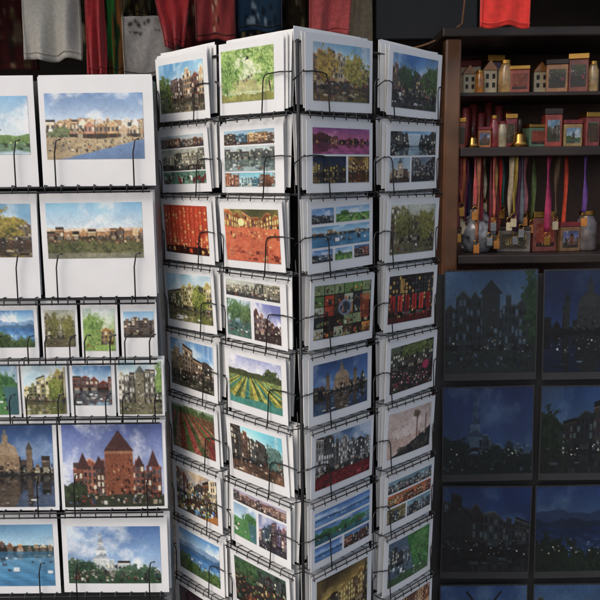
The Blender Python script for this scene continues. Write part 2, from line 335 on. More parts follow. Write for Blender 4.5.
def brown_quay(p): p.sky('3a72b4', '7aa4cc', .4, .5).houses(.22, .7, 5, ['6a5440', '8a6a4a', '4a3c30', '9a8062']).warp(-1.0).trees(.15, .5, .18, .22, '4a4030', '7a6a4c').busy(0, .64, 1, .75, 50, CR).water(.75, '20241c', .5).busy(.1, .78, 1, .97, 20, ['14150f', '5a5646', '8a8270'], (.04, .1), .5)
def tulip_field(p): p.sky('9aa0d0', 'd8d8ea', .35, .6).hill(.28, .04, '3a4428', '5a5c30', gr=20).trees(.8, .26, .12, .1, '2c3820', '50602c').rows(.4, ['7a8a34', 'c0ac44', '4a6430', 'a0a048', '347a6c'], .4, .28, 18).busy(0, .42, 1, .98, 240, ['d8c454', 'a8a040', '52702c', '8a9a3c', '3a8878'], (.006, .016), 1).hill(.86, .04, '2a7a70', '589a84', gr=22)
def domed_church(p): p.sky('2c4a7c', '4a6ea0', .5, .4, 'a8b0c0').houses(.42, .58, 10, ['3c3028', '2a2624', '4a3e34'], win='f0d8a0').ell(.5, .36, .13, .15, '8f785e').rect(.36, .36, .64, .56, '80684f').rect(.47, .12, .53, .25, '87745a').rect(.485, .06, .515, .13, '6a6a60').busy(.37, .44, .63, .56, 16, ['4a3a2c', 'b8a080', '2c241c'], (.01, .025)).rect(.22, .3, .28, .57, '6e5a46').tri(.25, .2, .3, .04, '4a4440').rect(.72, .3, .78, .57, '6e5a46').tri(.75, .2, .3, .04, '4a4440').busy(0, .52, 1, .6, 50, ['f0d090', '14161a', '6a5440'], (.008, .02)).water(.6, '101216', .45).busy(.05, .64, .95, .97, 50, ['e0dcc8', '8090a0', '101214', 'c8b080'], (.01, .05), .25)
def flower_market(p): p.sky('55604a', '24301c', .5).houses(.02, .5, 5, ['3a3430', '4a4038', '2c3028']).trees(.6, .12, .35, .18, '2c3c1c', '68743c').busy(0, .35, 1, .98, 330, ['a02c40', 'c04a68', '5a1c28', '3c5a2c', '1c2416', '8a8a6c', 'c8a0a8', '2f4a28'], (.008, .03), 1.2).ell(.82, .55, .08, .1, 'c8305c', .8)
def tulip_rows(p): p.sky('8a9a84', '56704a', .2).trees(.5, .12, .7, .1, '2a3c22', '56683a').rows(.16, ['6a3428', '4a5a2c', '8a3a34', '3c4a28', '7a5a40'], .2, -.1, 20).busy(0, .2, 1, .98, 300, ['a03a38', '56703c', 'b86a58', '7a2a28', '3a4a24'], (.006, .02), 1).rect(.86, .6, 1, 1, '6a2024', .6)
def cyan_facades(p): p.sky('62b8d0', 'b4d8e0', .3, .5).houses(.2, .72, 6, ['5a3c28', '302820', '8a5a34', '40403a'], win='d0c0a0').warp(-.9).busy(0, .68, 1, .76, 60, CR + ['8a5030']).water(.76, '7a5034', .45).trees(.85, .5, .14, .3, '2a4c48', '5a7a70').busy(0, .82, .8, .97, 8, ['6a4028', 'c0b090', '2a2018'], (.06, .12), .35)
def facade_tulips(p): p.sky('4a6c98', '7a96b8', .35, .5).houses(.1, .7, 7, ['3a3c3e', '585852', '44423e', '6c6860'], win='e0e4e4', glow=1.2).warp(-.6).busy(0, .6, 1, .76, 60, CR).hill(.74, .03, '7a1c24', '4a1014', gr=14).busy(0, .74, 1, 1, 260, ['a0242c', '5a1018', '7a1a22', '2c3420', 'b84048'], (.008, .024), 1.1)
def pink_beach(p): p.sky('bca298', 'c8aca0', .8, .5, 'dcc8bc').hill(.6, .03, 'b08c7c', 'c4a494', gr=20).put(p.Y > .98 - (p.X - .1) * .5 + .06 * (p.n1(9) - .5), '2a2c2e').busy(.2, .85, 1, 1, 30, ['1c1e20', '4a4640', '3a342e'], (.03, .09)).rect(.64, .12, .67, .7, '6a4a3c', .9).trees(.655, .15, .1, .1, '4a3c30', '7a6250').rect(.86, .22, .89, .6, '5a4a40', .8).busy(.1, .55, .9, .68, 18, ['5a4a44', 'e4d4c8', '8a5a48'], (.01, .03))
def parade(p): p.sky('b89064', '6a94c0', .35, .5).houses(.1, .6, 6, BR).warp(9, .6).busy(0, .3, 1, .98, 300, ['c89848', '34502c', '3c68a8', '20302c', 'b8b868', '6a8a48', 'd8d0c0', '7a3c24', '4a80b8'], (.012, .045), 1.4).put(p.Y > 1.3 - p.X * .5 + .08 * (p.n1(12) - .5), 'b8702c', .75)
def strip_brick(p): p.sky('8a8098', 'b0a0a8', .5).houses(.2, .9, 9, ['7a4a3c', '9a6a5a', '50383a']).busy(0, .75, 1, 1, 40, CR)
def pasture(p): p.sky('7aa0c4', 'a4c0d4', .4, .6).trees(.7, .35, .3, .16, '24502c', '4a7a40').hill(.42, .04, '346a3a', '5f8f4c', gr=18).busy(0, .5, .8, .9, 14, ['e8e8e0', '241c18', '6a4a34'], (.05, .1), .7).put((p.X > .68 + .2 * (p.Y - .6)) & (p.Y > .45), '3a6480', .7)
def violet_quay(p): p.sky('7a80a8', 'a0a4bc', .5, .5).houses(.2, .78, 6, ['4a3c58', '6a4a4c', '30485a']).warp(.8, .75).busy(0, .72, 1, 1, 60, CR)
def blue_sea(p): p.sky('3a68b0', '7aa0d4', .5, .6).hill(.5, .05, '2c4a6c', '3c5c80').rect(0, .6, 1, 1, '2a5490').water(.6, '2c5c94', .6).busy(.1, .6, .9, .8, 10, ['f0f0f0', '283448'], (.01, .03))
def green_sea(p): p.sky('3f70b0', '6a94c4', .4, .5).trees(.4, .5, .8, .3, '1c4c34', '3a7444').water(.72, '24507c', .6).busy(0, .68, 1, .74, 30, CR)
def teal_strip(p): p.sky('5a8494', '8ab0b8', .5).houses(.2, .85, 9, ['3a4a58', '2a3440', '6a7a80']).busy(0, .75, 1, 1, 50, CR)
def orange_strip_low(p): p.hill(-.1, 0, '9a4828', 'c4683c').houses(.2, .9, 9, ['5a2414', '7a4a20', 'a06a2c', 'b4502c']).busy(0, .7, 1, 1, 60, ['d0703c', '4a1c10', '8a3a1c'])
def gold_strip(p): p.sky('6a6038', '8a8050', 1).houses(.1, .9, 5, ['4a3c1c', '2c4444', '7a6a30', '24343c']).busy(0, .7, 1, 1, 40, CR)
def blue_lake(p): p.sky('4a80c0', 'a0c0dc', .35, .6).hill(.3, .06, '5a7ca8', '7a98b8').hill(.4, .05, '33587c', '4a6e90').rect(0, .48, 1, 1, '2a68a8').water(.48, '2464a8', .55).trees(.15, .85, .4, .25, '1a2c1a', '48602c').trees(.8, .95, .5, .22, '1e3220', '4f6a34').busy(.3, .55, .8, .75, 10, ['f0f0ec', '20344a'], (.012, .03))
def dark_market(p): p.sky('3a5044', '1c2c20', .4).houses(.02, .4, 6, ['2c2420', '3a302a', '202a24']).trees(.2, .2, .3, .25, '1c3420', '3c5a34').busy(0, .3, 1, .98, 330, ['6a2c20', '2c4a2c', '14201a', '8a5234', '98804c', '4a1c18', '20302a'], (.012, .045), 1.2)
def brown_gold(p): p.sky('4a3a20', 'a8883c', .5, .4, 'c8a858').houses(.22, .82, 6, ['6a4c20', '9a7430', '3c2a14'], win='f0d070', glow=1.3).warp(.8, .8).busy(0, .74, 1, 1, 90, ['c89840', '3a2810', '7a5a24', 'e8c878'], (.01, .03))
def green_field(p): p.sky('44586a', '54687c', 1, .3, '8090a0').houses(.2, .6, 4, ['34424c', '283640', '4a5660'], 0, .5).busy(0, .55, .55, .98, 60, ['2a3840', 'd8e0e0', '4a5a64', '1c2428'], (.02, .06)).put(p.X > .42 + .25 * p.Y + .05 * (fbm(p.r, p.h, p.w, 20, 2) - .5), '357038').trees(.78, .35, .24, .35, '2c5a30', '589048').hill(.82, .04, '2c4a30', '4a7040', gr=24).busy(.5, .6, 1, .97, 70, ['4a8a44', '24502c', '6a9a58', 'd8e4d0'], (.01, .03), 1)
def magenta_dark(p): p.sky('2a1c28', '48202c', .5).busy(0, .05, 1, 1, 300, ['9a3058', '5a2034', '241a20', 'b8587c', '3c4a30', '1c2c1c'], (.015, .05), 1.2)
def copper_hall(p): p.sky('c0724a', 'a05030', 1).houses(-.1, .8, 5, ['8a4424', 'b4623a', '5a2c18', 'c87c50'], win='f0b880').warp(9, .65).hill(.76, .03, '3a2418', '6a3a20', gr=16).busy(0, .65, 1, .98, 80, ['e0a070', '7a3818', '3a2014', 'c87848'], (.012, .04))
def windmill_day(p): p.sky('6a9ccc', 'bcd0dc', .6, .6).trees(.15, .62, .3, .14, '24401e', '4a6a30').hill(.66, .03, '456a34', '76904c', gr=20).tri(.5, .2, .75, .14, '4a3a2c').rect(.42, .58, .58, .62, '8a7a60').busy(.44, .4, .56, .74, 10, ['2c241c', 'c8c0b0'], (.015, .03)).put((np.abs((p.X - .5) * .9 - (p.Y - .32) * .7) < .012) & (np.abs(p.Y - .32) < .26), '2c221c').put((np.abs((p.X - .5) * .9 + (p.Y - .32) * .7) < .012) & (np.abs(p.Y - .32) < .26), '2c221c').water(.8, '5a7a8c', .4).busy(0, .72, 1, .95, 60, ['4a6a34', '8aa05a', '2c4420'], (.01, .03))
def brick_bridge(p): p.sky('8ab4d0', 'c8d8dc', .4, .5).houses(.2, .6, 7, BR).rect(0, .58, 1, .68, '6a4438').busy(0, .5, 1, .59, 50, CR).busy(0, .6, 1, .68, 60, ['7a5244', '58382e'], (.01, .02), .5).water(.68, '4a5040', .5).ell(.3, .7, .1, .09, '2a241c').ell(.7, .7, .1, .09, '2a241c')
# pictures of the neighbour rack and the calendars
def beach_town(p): p.sky('6a90c8', 'b4c8e0', .5, .8).hill(.4, .06, '8f6c4c', 'b8946a', gr=20).houses(.4, .6, 12, ['b0845c', '8a6444', 'c8ae88', 'd8c8b0']).houses(.48, .68, 9, ['a87c54', '8a5a44', 'd0bc9c', '94785c']).trees(.15, .6, .1, .1, '3c4a2c', '66704a').hill(.68, .03, '8f7c58', 'c0a47c', gr=26).busy(0, .66, 1, .9, 130, CR + ['d8c4a0', 'b05a3c'], (.006, .02)).put(p.Y > 1.05 - p.X * .35 + .03 * (fbm(p.r, p.h, p.w, 12, 2) - .5), '5578ac', .9)
def sunset_coast(p): p.sky('6aa4d8', 'bcd0dc', .45, .5, 'f4e8e0').hill(.46, .02, 'd8a888', 'e8c0a0', gr=4).hill(.52, .03, '8a5c38', 'ac8050', gr=20).houses(.5, .66, 14, ['a07048', '7a5434', 'b89468', '6a4a34']).busy(0, .6, 1, .76, 150, ['8a5c34', 'c09a68', '4a4a2c', '5a3a24'], (.006, .02)).trees(.3, .82, .6, .14, '2c3420', '5a5c34').trees(.8, .84, .4, .12, '34381f', '606038').hill(.9, .02, '60604c', '7a7660', gr=24)
def meadow_house(p): p.sky('b4ccc0', '94ac70', .4, .4).trees(.3, .4, .4, .25, '3a6a28', '82a04c').hill(.5, .05, '5a8438', '94a854', gr=20).houses(.4, .85, 1, ['a87c3c'], .55, .95).busy(0, .6, 1, .98, 90, ['6a9440', '3a5a24', 'b0a858', 'a06a34'], (.015, .04))
def blue_gable(p): p.sky('6a9ccc', 'b0c8dc', .5, .6).houses(.3, .88, 3, ['7a5a44', '5a4434', '94785a']).busy(0, .8, 1, 1, 40, CR)
def harbour_red(p): p.sky('4a7cb8', 'a0bcd4', .4, .5).houses(.3, .62, 5, ['8a3a28', 'a04c34', '6a3a30']).water(.62, '3a5460', .5).busy(0, .6, 1, .95, 30, ['d8d8d0', '28343c', '8a3a28', '3c5a40'], (.04, .1), .6)
def stone_palace(p): p.sky('8ab8d4', 'dce6e8', .4, .6).houses(.24, .78, 7, ['6a6450', '7a7460', '8a8068'], win='dcdcd0', glow=1).rect(.4, .2, .6, .78, '746c56').tri(.5, .08, .22, .13, '5a6058').busy(.42, .26, .58, .74, 26, ['34342a', 'c8c8b8', '4a4438'], (.015, .03)).hill(.78, .01, '5a5a40', '7a7654', gr=24).busy(0, .72, 1, .95, 120, CR, (.01, .03)).trees(.95, .3, .1, .4, '4a7434', '84a050')
def brick_castle(p): p.sky('4a5a94', '8c98c4', .6, .6).houses(.5, .9, 3, ['6f3f30', '7c4634'], .1, .45).houses(.46, .9, 3, ['78402f', '6a3a2c'], .68, .98).rect(.42, .34, .7, .9, '84482f').rect(.42, .33, .7, .36, 'a06a4c').tri(.56, .08, .33, .15, '50302c').tri(.2, .34, .54, .07, '4a2c2a').tri(.36, .38, .54, .06, '4a2c2a').tri(.9, .32, .52, .06, '50302c').tri(.76, .38, .52, .05, '50302c')\
    .busy(.43, .42, .69, .86, 46, ['3a1a14', 'b07850', '2c1814', '60301f'], (.012, .022), 2.2).busy(.12, .6, .98, .88, 60, ['3a1c14', 'a86c48', '2c1814'], (.01, .02), 2).hill(.86, .02, '24281f', '40462f', gr=24).trees(.12, .8, .14, .14, '1c2618', '3c4a2c').busy(0, .85, 1, .97, 90, CR, (.01, .03))
def white_spire(p):
    p.sky('4a74b4', '94b0d4', .8, .6)
    for i, (hw, y0, y1) in enumerate([(.012, .1, .3), (.03, .22, .42), (.055, .36, .58), (.085, .5, .86)]): p.rect(.36 - hw, y0 + .05, .36 + hw, y1, ['c4c8ca', 'b4babc', 'd0d2d0', 'b8bcb8'][i]).tri(.36, y0 - .03, y0 + .06, hw * 1.15, '8a949c').busy(.36 - hw, y0 + .08, .36 + hw * .8, y1, 8 + 6 * i, ['5a6a74', 'e8ecec', '8a9498'], (.008, .016), 2)
    p.houses(.62, .84, 9, ['8a9490', '5c6a64', 'a8aca4', '4a5a54']).trees(.1, .75, .2, .16, '1c3428', '3c5c40').trees(.7, .8, .3, .12, '20382a', '446048').hill(.84, .03, '24402c', '3c5c3c', gr=24).busy(0, .78, 1, .97, 100, CR, (.01, .03))
def shade_darkened(f):
    """the same view with the shop shade darkened into its print, plus pale specks"""
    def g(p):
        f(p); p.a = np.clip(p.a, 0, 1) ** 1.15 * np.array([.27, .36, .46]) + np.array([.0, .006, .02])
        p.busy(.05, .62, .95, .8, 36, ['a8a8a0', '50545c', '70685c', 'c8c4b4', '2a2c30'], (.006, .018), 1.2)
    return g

# ---------------------------------------------------------------- postcards
def bow(x, w, b): return -b * (1 - (2 * x / w) ** 2)

def sheet(name, x0, x1, z0, z1, w, b, y, img, m, parent):
    """a printed picture: one grid that follows the bow of its card; y is the distance in front of the card"""
    H, W = img.shape[:2]
    xs = np.linspace(x0, x1, W); zs = np.linspace(z1, z0, H)
    XX, ZZ = np.meshgrid(xs, zs); YY = bow(XX, w, b) - y
    v = np.stack([XX, YY, ZZ], -1).reshape(-1, 3)
    i = np.arange((H - 1) * (W - 1)); r = i // (W - 1); c = i % (W - 1); k = r * W + c
    f = np.stack([k, k + W, k + W + 1, k + 1], -1)
    me = bpy.data.meshes.new(name); nf = len(f)
    me.vertices.add(len(v)); me.vertices.foreach_set('co', v.astype(np.float32).ravel())
    me.loops.add(nf * 4); me.loops.foreach_set('vertex_index', f.astype(np.int32).ravel())
    me.polygons.add(nf); me.polygons.foreach_set('loop_start', np.arange(0, nf * 4, 4, dtype=np.int32))
    me.polygons.foreach_set('use_smooth', np.ones(nf, bool)); me.update(calc_edges=True)
    ca = me.color_attributes.new('print', 'FLOAT_COLOR', 'POINT')
    rgba = np.ones((H * W, 4), np.float32); rgba[:, :3] = img.reshape(-1, 3); ca.data.foreach_set('color', rgba.ravel())
    me.materials.append(m); me.update()
    return link(name, me, parent)

def card_mesh(w, h, b, m, t=.0007, name='postcard'):
    n = 10; mb = MB(); vs = []
    for k in range(n + 1):
        x = -w / 2 + w * k / n; y = bow(x, w, b)
        vs += [(x, y, 0), (x, y, h), (x, y + t, 0), (x, y + t, h)]
    fs = []
    for k in range(n):
        a, c = 4 * k, 4 * k + 4
        fs += [(a, c, c + 1, a + 1), (a + 2, a + 3, c + 3, c + 2), (a + 1, c + 1, c + 3, a + 3), (a, a + 2, c + 2, c)]
    fs += [(0, 1, 3, 2), (4 * n, 4 * n + 2, 4 * n + 3, 4 * n + 1)]
    mb.add(vs, fs)
    return mb.mesh(name, m)

SEED = [100]
DENS = 980.0                                                    # picture points per metre
def paint(fn, w, h, dens=DENS, gain=1.14, grain=.3):
    SEED[0] += 1
    p = Pic(SEED[0], max(10, int(w * dens)), max(8, int(h * dens))); fn(p)
    return p.done(grain, gain)

F1 = lambda f: [(0, 0, 1, 1, f)]
def postcard(base, rotz, lean, roll, w, h, views, label, group, margins=(.007, .007, .008, .008), b=.0012, dens=DENS, name='postcard', cat='postcard', paper='paper'):
    o = link(name, card_mesh(w, h, b, M[paper], name=name))
    o.location = base; o.rotation_euler = Matrix.Rotation(rotz, 3, 'Z').to_4x4().to_quaternion().to_euler()
    o.rotation_euler = (Matrix.Rotation(rotz, 3, 'Z') @ Matrix.Rotation(lean, 3, 'X') @ Matrix.Rotation(roll, 3, 'Y')).to_euler()
    tag(o, label, cat, group)
    l, r, t, bt = margins; pw, ph = w - l - r, h - t - bt
    for (x0, y0, x1, y1, f) in views:
        a, c = -w / 2 + l + x0 * pw, -w / 2 + l + x1 * pw
        z1, z0 = h - t - y0 * ph, h - t - y1 * ph
        sheet('picture', a, c, z0, z1, w, b, .0005, paint(f, c - a, z1 - z0, dens), M['print'], o)
    return o

# rows x columns of the tall rack: (what it shows, views)
multi3 = lambda a, b, c: [(0, 0, 1, .25, a), (0, .28, 1, .72, b), (0, .75, 1, 1, c)]
top2 = lambda a, b, c, s=.48: [(0, 0, 1, .47, a), (0, .51, s, 1, b), (s + .04, .51, 1, 1, c)]
CARDS = {
 'A': [('brown canal facades under a blue sky', F1(canal_facades)),
       ('three grey-green strips of old houses', multi3(strip_old, strip_grey, strip_green)),
       ('a red theatre front with glowing vertical lights', F1(red_theatre)),
       ('yellow-green canal houses and a light blue sky', F1(yellow_canal)),
       ('brown quay houses under a deep blue sky', F1(brown_quay)),
       ('red and green tulip rows', F1(tulip_rows)),
       ('a colourful orange, blue and green parade', F1(parade)),
       ('a bright blue lake above dark green woods', F1(blue_lake)),
       ('dark magenta flowers', F1(magenta_dark))],
 'B': [('pale light under an arch of green park trees', F1(park_arch)),
       ('an orange strip, moored boats and a cyan strip', multi3(orange_strip, boats_strip, cyan_strip)),
       ('a red-orange street at night with a yellow lamp', F1(red_night_street)),
       ('green boats beside a violet town', [(0, .34, .46, 1, green_boats), (.52, .34, 1, 1, violet_town), (0, 0, 1, .28, strip_grey)]),
       ('yellow-green tulip fields under a lilac sky', F1(tulip_field)),
       ('brown facades under a cyan sky', F1(cyan_facades)),
       ('brick strip over pasture and violet quay', [(0, 0, 1, .25, strip_brick), (0, .3, .45, 1, pasture), (.5, .3, 1, 1, violet_quay)]),
       ('a dark red and green market', F1(dark_market)),
       ('a windmill in a green meadow', F1(windmill_day))],
 'C': [('orange and yellow autumn trees on a canal', F1(autumn_canal)),
       ('a purple sunset above two night views', top2(purple_sunset, night_quay, night_bridge, .56)),
       ('five blue and green water views', [(0, 0, .36, .28, blue_square), (.4, 0, 1, .28, green_polder), (0, .34, 1, .72, wide_harbour), (0, .77, .34, 1, blue_square), (.38, .77, .68, 1, green_polder), (.72, .77, 1, 1, quay_red)]),
       ('many small dark tiles with one red tile', F1(collage)),
       ('a domed church above sparkling dark water', F1(domed_church)),
       ('grey facades with dark red tulips in front', F1(facade_tulips)),
       ('three blue sea strips', [(0, 0, 1, .28, blue_sea), (0, .33, 1, .66, green_sea), (0, .71, .48, 1, blue_sea), (.52, .71, 1, 1, quay_red)]),
       ('golden lit brown houses', F1(brown_gold)),
       ('a low brick bridge with two arches', F1(brick_bridge))],
 'D': [('dark trees on a quay under a deep blue dusk', F1(blue_dusk_quay)),
       ('a canal vista above a pale tower and a slate street', top2(canal_vista, pale_tower, slate_street, .42)),
       ('olive trees before grey houses', F1(olive_trees)),
       ('a row of glowing red windows', F1(red_windows)),
       ('a pink and red flower market', F1(flower_market)),
       ('a pale pink beach with a dark slope', F1(pink_beach)),
       ('teal, orange and gold strips', [(0, 0, 1, .28, teal_strip), (0, .33, 1, .6, orange_strip_low), (0, .65, .4, 1, gold_strip), (.44, .65, 1, 1, teal_strip)]),
       ('a green field with white dots beside dark grey', F1(green_field)),
       ('a copper orange hall', F1(copper_hall))],
}
NROW = 9
ct, st = math.cos(TH), math.sin(TH)
A_DIR, B_DIR = Vector((-ct, st, 0)), Vector((st, ct, 0))
FACES = {'L': dict(org=A_DIR * SIDE, X=-A_DIR, Y=Vector((st, ct, 0)), rot=-TH),
         'R': dict(org=Vector((0, 0, 0)), X=B_DIR, Y=Vector((-ct, st, 0)), rot=math.pi / 2 - TH)}
# column: face, x of card centre along the face from its left edge, card width, wire positions
COLS = {'A': ('L', SIDE - .2785, .150, (-.062, .040), (-.078, .080)),
        'B': ('L', SIDE - .099, .155, (-.068, .036), (-.085, .098)),
        'C': ('R', .087, .155, (-.036, .072), (-.086, .086)),
        'D': ('R', .272, .150, (-.062, .062), (-.080, .078))}

def facepoint(F, x, y, z): return F['org'] + F['X'] * x + F['Y'] * y + Vector((0, 0, z))

rack = link('revolving_postcard_rack', None)
rack.location = (0, SIDE / math.sqrt(2) * 1.0, 0)
rack.location = (A_DIR + B_DIR) * (SIDE / 2)
tag(rack, 'tall square revolving rack of black wire full of white bordered postcards', 'postcard rack')
RL = Vector(rack.location)
BOT = TOP - 12 * PITCH

def rel(me_name, mb, m, smooth=False):
    mb.v = [tuple(Vector(p) - RL) for p in mb.v]
    return mb.build(me_name, m, rack, smooth)

# pole, foot, corner rods, inner sheet, top ring
cpole = MB().tube([RL + Vector((0, 0, .03)), RL + Vector((0, 0, TOP - .03))], .016, 14); rel('pole', cpole, M['chrome'], True)
foot = MB().lathe([(.001, .0), (.24, .0), (.245, .006), (.24, .014), (.06, .03), (.02, .05), (.001, .05)], 40, RL); rel('foot', foot, M['core'], True)
inn = .055
q = [A_DIR * SIDE, Vector((0, 0, 0)), B_DIR * SIDE, (A_DIR + B_DIR) * SIDE]
ctr = (A_DIR + B_DIR) * (SIDE / 2)
core = MB()
qi = [ctr + (p - ctr) * (1 - 2 * inn / SIDE) for p in q]
core.add([p + Vector((0, 0, z)) for z in (BOT, TOP - .012) for p in qi], [(0, 1, 5, 4), (1, 2, 6, 5), (2, 3, 7, 6), (3, 0, 4, 7), (3, 2, 1, 0), (4, 5, 6, 7)])
rel('inner_panel', core, M['core'])
for p in q:
    pp = ctr + (p - ctr) * .985
    rel('corner_rod', MB().tube([pp + Vector((0, 0, BOT - .02)), pp + Vector((0, 0, TOP - .012))], .0026, 8), M['wire'], True)
for z in (TOP - .014, BOT - .012):
    ring = MB()
    for i in range(4):
        ring.tube([ctr + (q[i] - ctr) * .972 + Vector((0, 0, z)), ctr + (q[(i + 1) % 4] - ctr) * .972 + Vector((0, 0, z))], .0022, 7)
        ring.tube([ctr + (q[i] - ctr) * .972 + Vector((0, 0, z)), ctr + Vector((0, 0, z))], .0022, 7)
    rel('frame_ring', ring, M['wire'], True)

def pocket_mesh(col):
    face, xc, w, (ua, ub), (ea, eb) = COLS[col]
    mb = MB(); r = .0011
    L, R = ea + .002, eb - .002
    for y in (-.0165, .016): mb.tube([(L, y, .007), (R, y, .007)], r)                   # tray wires
    mb.tube([(L, -.0195, .001), (R, -.0195, .001)], r)
    n = 6
    for k in range(n + 1):
        x = L + .004 + (R - L - .008) * k / n
        mb.tube([(x, -.0195, -.0035), (x, -.0185, .002), (x, -.017, .0085), (x, .0, .0055), (x, .016, .0085), (x, .017, .03)], r * .85, 5)
    hh = .066
    def upright(x, xe, last):
        s = 1 if xe > x else -1
        pts = [(x, -.018, .001), (x + s * .001, -.0165, .03), (x + s * .0015, -.0155, hh - .010), (x + s * .005, -.0150, hh - .002), (x + s * .012, -.0145, hh)]
        mid = (xe - x)
        if abs(mid) > .022: pts += [(x + mid * .6, -.0125, hh + .001)]
        pts += [(xe, -.011 if not last else -.009, hh - .001)]
        mb.tube(pts, r)
    upright(ua, ea, False); upright(ub, eb, False)
    mb.tube([(ea, -.012, hh + .001), (ea, .012, hh - .012)], r, 6)
    return mb.mesh('wire_pocket', M['wire'], True)

for col in 'ABCD':
    face, xc, w, _, _ = COLS[col]; F = FACES[face]; pm = pocket_mesh(col)
    for k in range(12):
        zb = TOP - (k + 1) * PITCH
        o = link('wire_pocket', pm, rack)
        o.location = facepoint(F, xc, 0, zb) - RL; o.rotation_euler = (0, 0, F['rot'])

rng = random.Random(21)
spare_me = {}
GR = 'postcards shown in front of the revolving rack pockets'
GS = 'spare postcards behind the shown postcards'
MARG = {'B2': (.012, .02, .01, .01), 'B1': (.006, .022, .012, .02), 'B4': (.006, .014, .008, .007), 'C1': (.016, .008, .012, .016)}
for k in range(NROW):
    for col in 'ABCD':
        face, xc, w, _, _ = COLS[col]; F = FACES[face]
        what, views = CARDS[col][k]
        h = .1115 + rng.uniform(-.002, .0025)
        zb = TOP - (k + 1) * PITCH + .0095
        lean = math.radians(rng.uniform(.3, 3.4)); roll = math.radians(rng.uniform(-1.3, 1.3))
        dx = rng.uniform(-.003, .003)
        mg = MARG.get(col + str(k + 1), (.009 + rng.uniform(-.001, .004), .009 + rng.uniform(-.001, .004), .009 + rng.uniform(0, .004), .012 + rng.uniform(0, .005)))
        postcard(facepoint(F, xc + dx, -.0085, zb), F['rot'], lean, roll, w, h, views,
                 'white bordered postcard showing ' + what, GR, mg, b=rng.uniform(.0004, .0022))
        for j in range(5):                                             # five more cards of the same pocket peek out behind
            sw = w - .002
            if (col, j) not in spare_me: spare_me[(col, j)] = card_mesh(sw, .1115, .001, M['spare'], name='spare_postcard')
            s = link('spare_postcard', spare_me[(col, j)])
            s.location = facepoint(F, xc + dx + rng.uniform(-.008, .008), -.0050 + .0036 * j, zb + .0026 + .0022 * j + rng.uniform(0, .003))
            l2 = lean - math.radians(.5 + .75 * j + rng.uniform(0, .6))
            s.rotation_euler = (Matrix.Rotation(F['rot'], 3, 'Z') @ Matrix.Rotation(l2, 3, 'X') @ Matrix.Rotation(roll + math.radians(rng.uniform(-1.6, 1.6)), 3, 'Y')).to_euler()
            tag(s, ('white edge directly behind ', 'second white edge behind ', 'third white edge behind ', 'fourth white edge behind ', 'rearmost white edge behind ')[j] + what, 'postcard', GS)

# ---------------------------------------------------------------- the neighbour rack on the left
YL = .15
nrack = link('flat_postcard_rack', None); NP = at(150, 300, YL); NL = Vector((NP.x - .2, YL + .1, 0)); nrack.location = NL
tag(nrack, 'black wire rack of larger picture cards standing left of the square rack', 'postcard rack')
def nrel(name, mb, m, smooth=False):
    mb.v = [tuple(Vector(p) - NL) for p in mb.v]; return mb.build(name, m, nrack, smooth)
xr = at(156, 300, YL).x; xl = xr - .62
nrel('back_panel', MB().box(xl, xr - .004, YL + .05, YL + .075, .25, at(150, 70, YL).z - .01), M['core'])
for x in (xl, xr):
    bevel(nrel('side_post', MB().box(x - .011, x + .004, YL + .018, YL + .06, .02, at(150, 78, YL).z), M['greymetal']), .002)
    nrel('foot', MB().box(x - .014, x + .007, YL - .06, YL + .22, 0, .02), M['greymetal'])
LROWS = [(76, 186), (193, 297), (303, 357), (360, 416), (421, 509), (516, 592)]
GL = 'cards on the flat rack'
# u0, u1 of each card in its row, what, views, margins(l, r, t, b) as shares of width and height
LC = [
 [(40, 154, 'a sunny beach town under clouds, above a wide blank strip', F1(beach_town), (.05, .09, .15, .25)), (-74, 36, 'a windmill above a wide blank strip', F1(windmill_day), (.06, .06, .17, .30))],
 [(42, 155, 'a sunset coast above a wide blank strip', F1(sunset_coast), (.05, .10, .09, .38)), (-72, 38, 'an autumn canal above a wide blank strip', F1(autumn_canal), (.05, .06, .09, .40))],
 [(121, 157, 'a brown gable under a blue sky', F1(blue_gable), (.08, .08, .16, .36)), (81, 118, 'a green meadow and an ochre house', F1(meadow_house), (.06, .08, .10, .12)), (42, 78, 'grey olive trees', F1(olive_trees), (.08, .08, .12, .2)), (-8, 38, 'a blue inland lake', F1(blue_lake), (.08, .08, .12, .2))],
 [(117, 164, 'a grey stone palace with lawns', F1(stone_palace), (.04, .05, .03, .03)), (70, 115, 'a red harbour quay', F1(harbour_red), (.06, .08, .1, .2)), (22, 68, 'yellow-green canal gables', F1(yellow_canal), (.05, .05, .05, .05)), (-26, 20, 'a pasture and canal', F1(pasture), (.05, .05, .05, .05))],
 [(60, 166, 'a red brick castle with pointed towers', F1(brick_castle), (.03, .03, .03, .03)), (-46, 57, 'a cream tower at the water', F1(domed_church), (.04, .04, .04, .04))],
 [(62, 168, 'a white spire against blue sky', F1(white_spire), (.05, .07, .14, .12)), (-44, 59, 'a wide blue harbour', F1(wide_harbour), (.05, .05, .1, .1))],
]
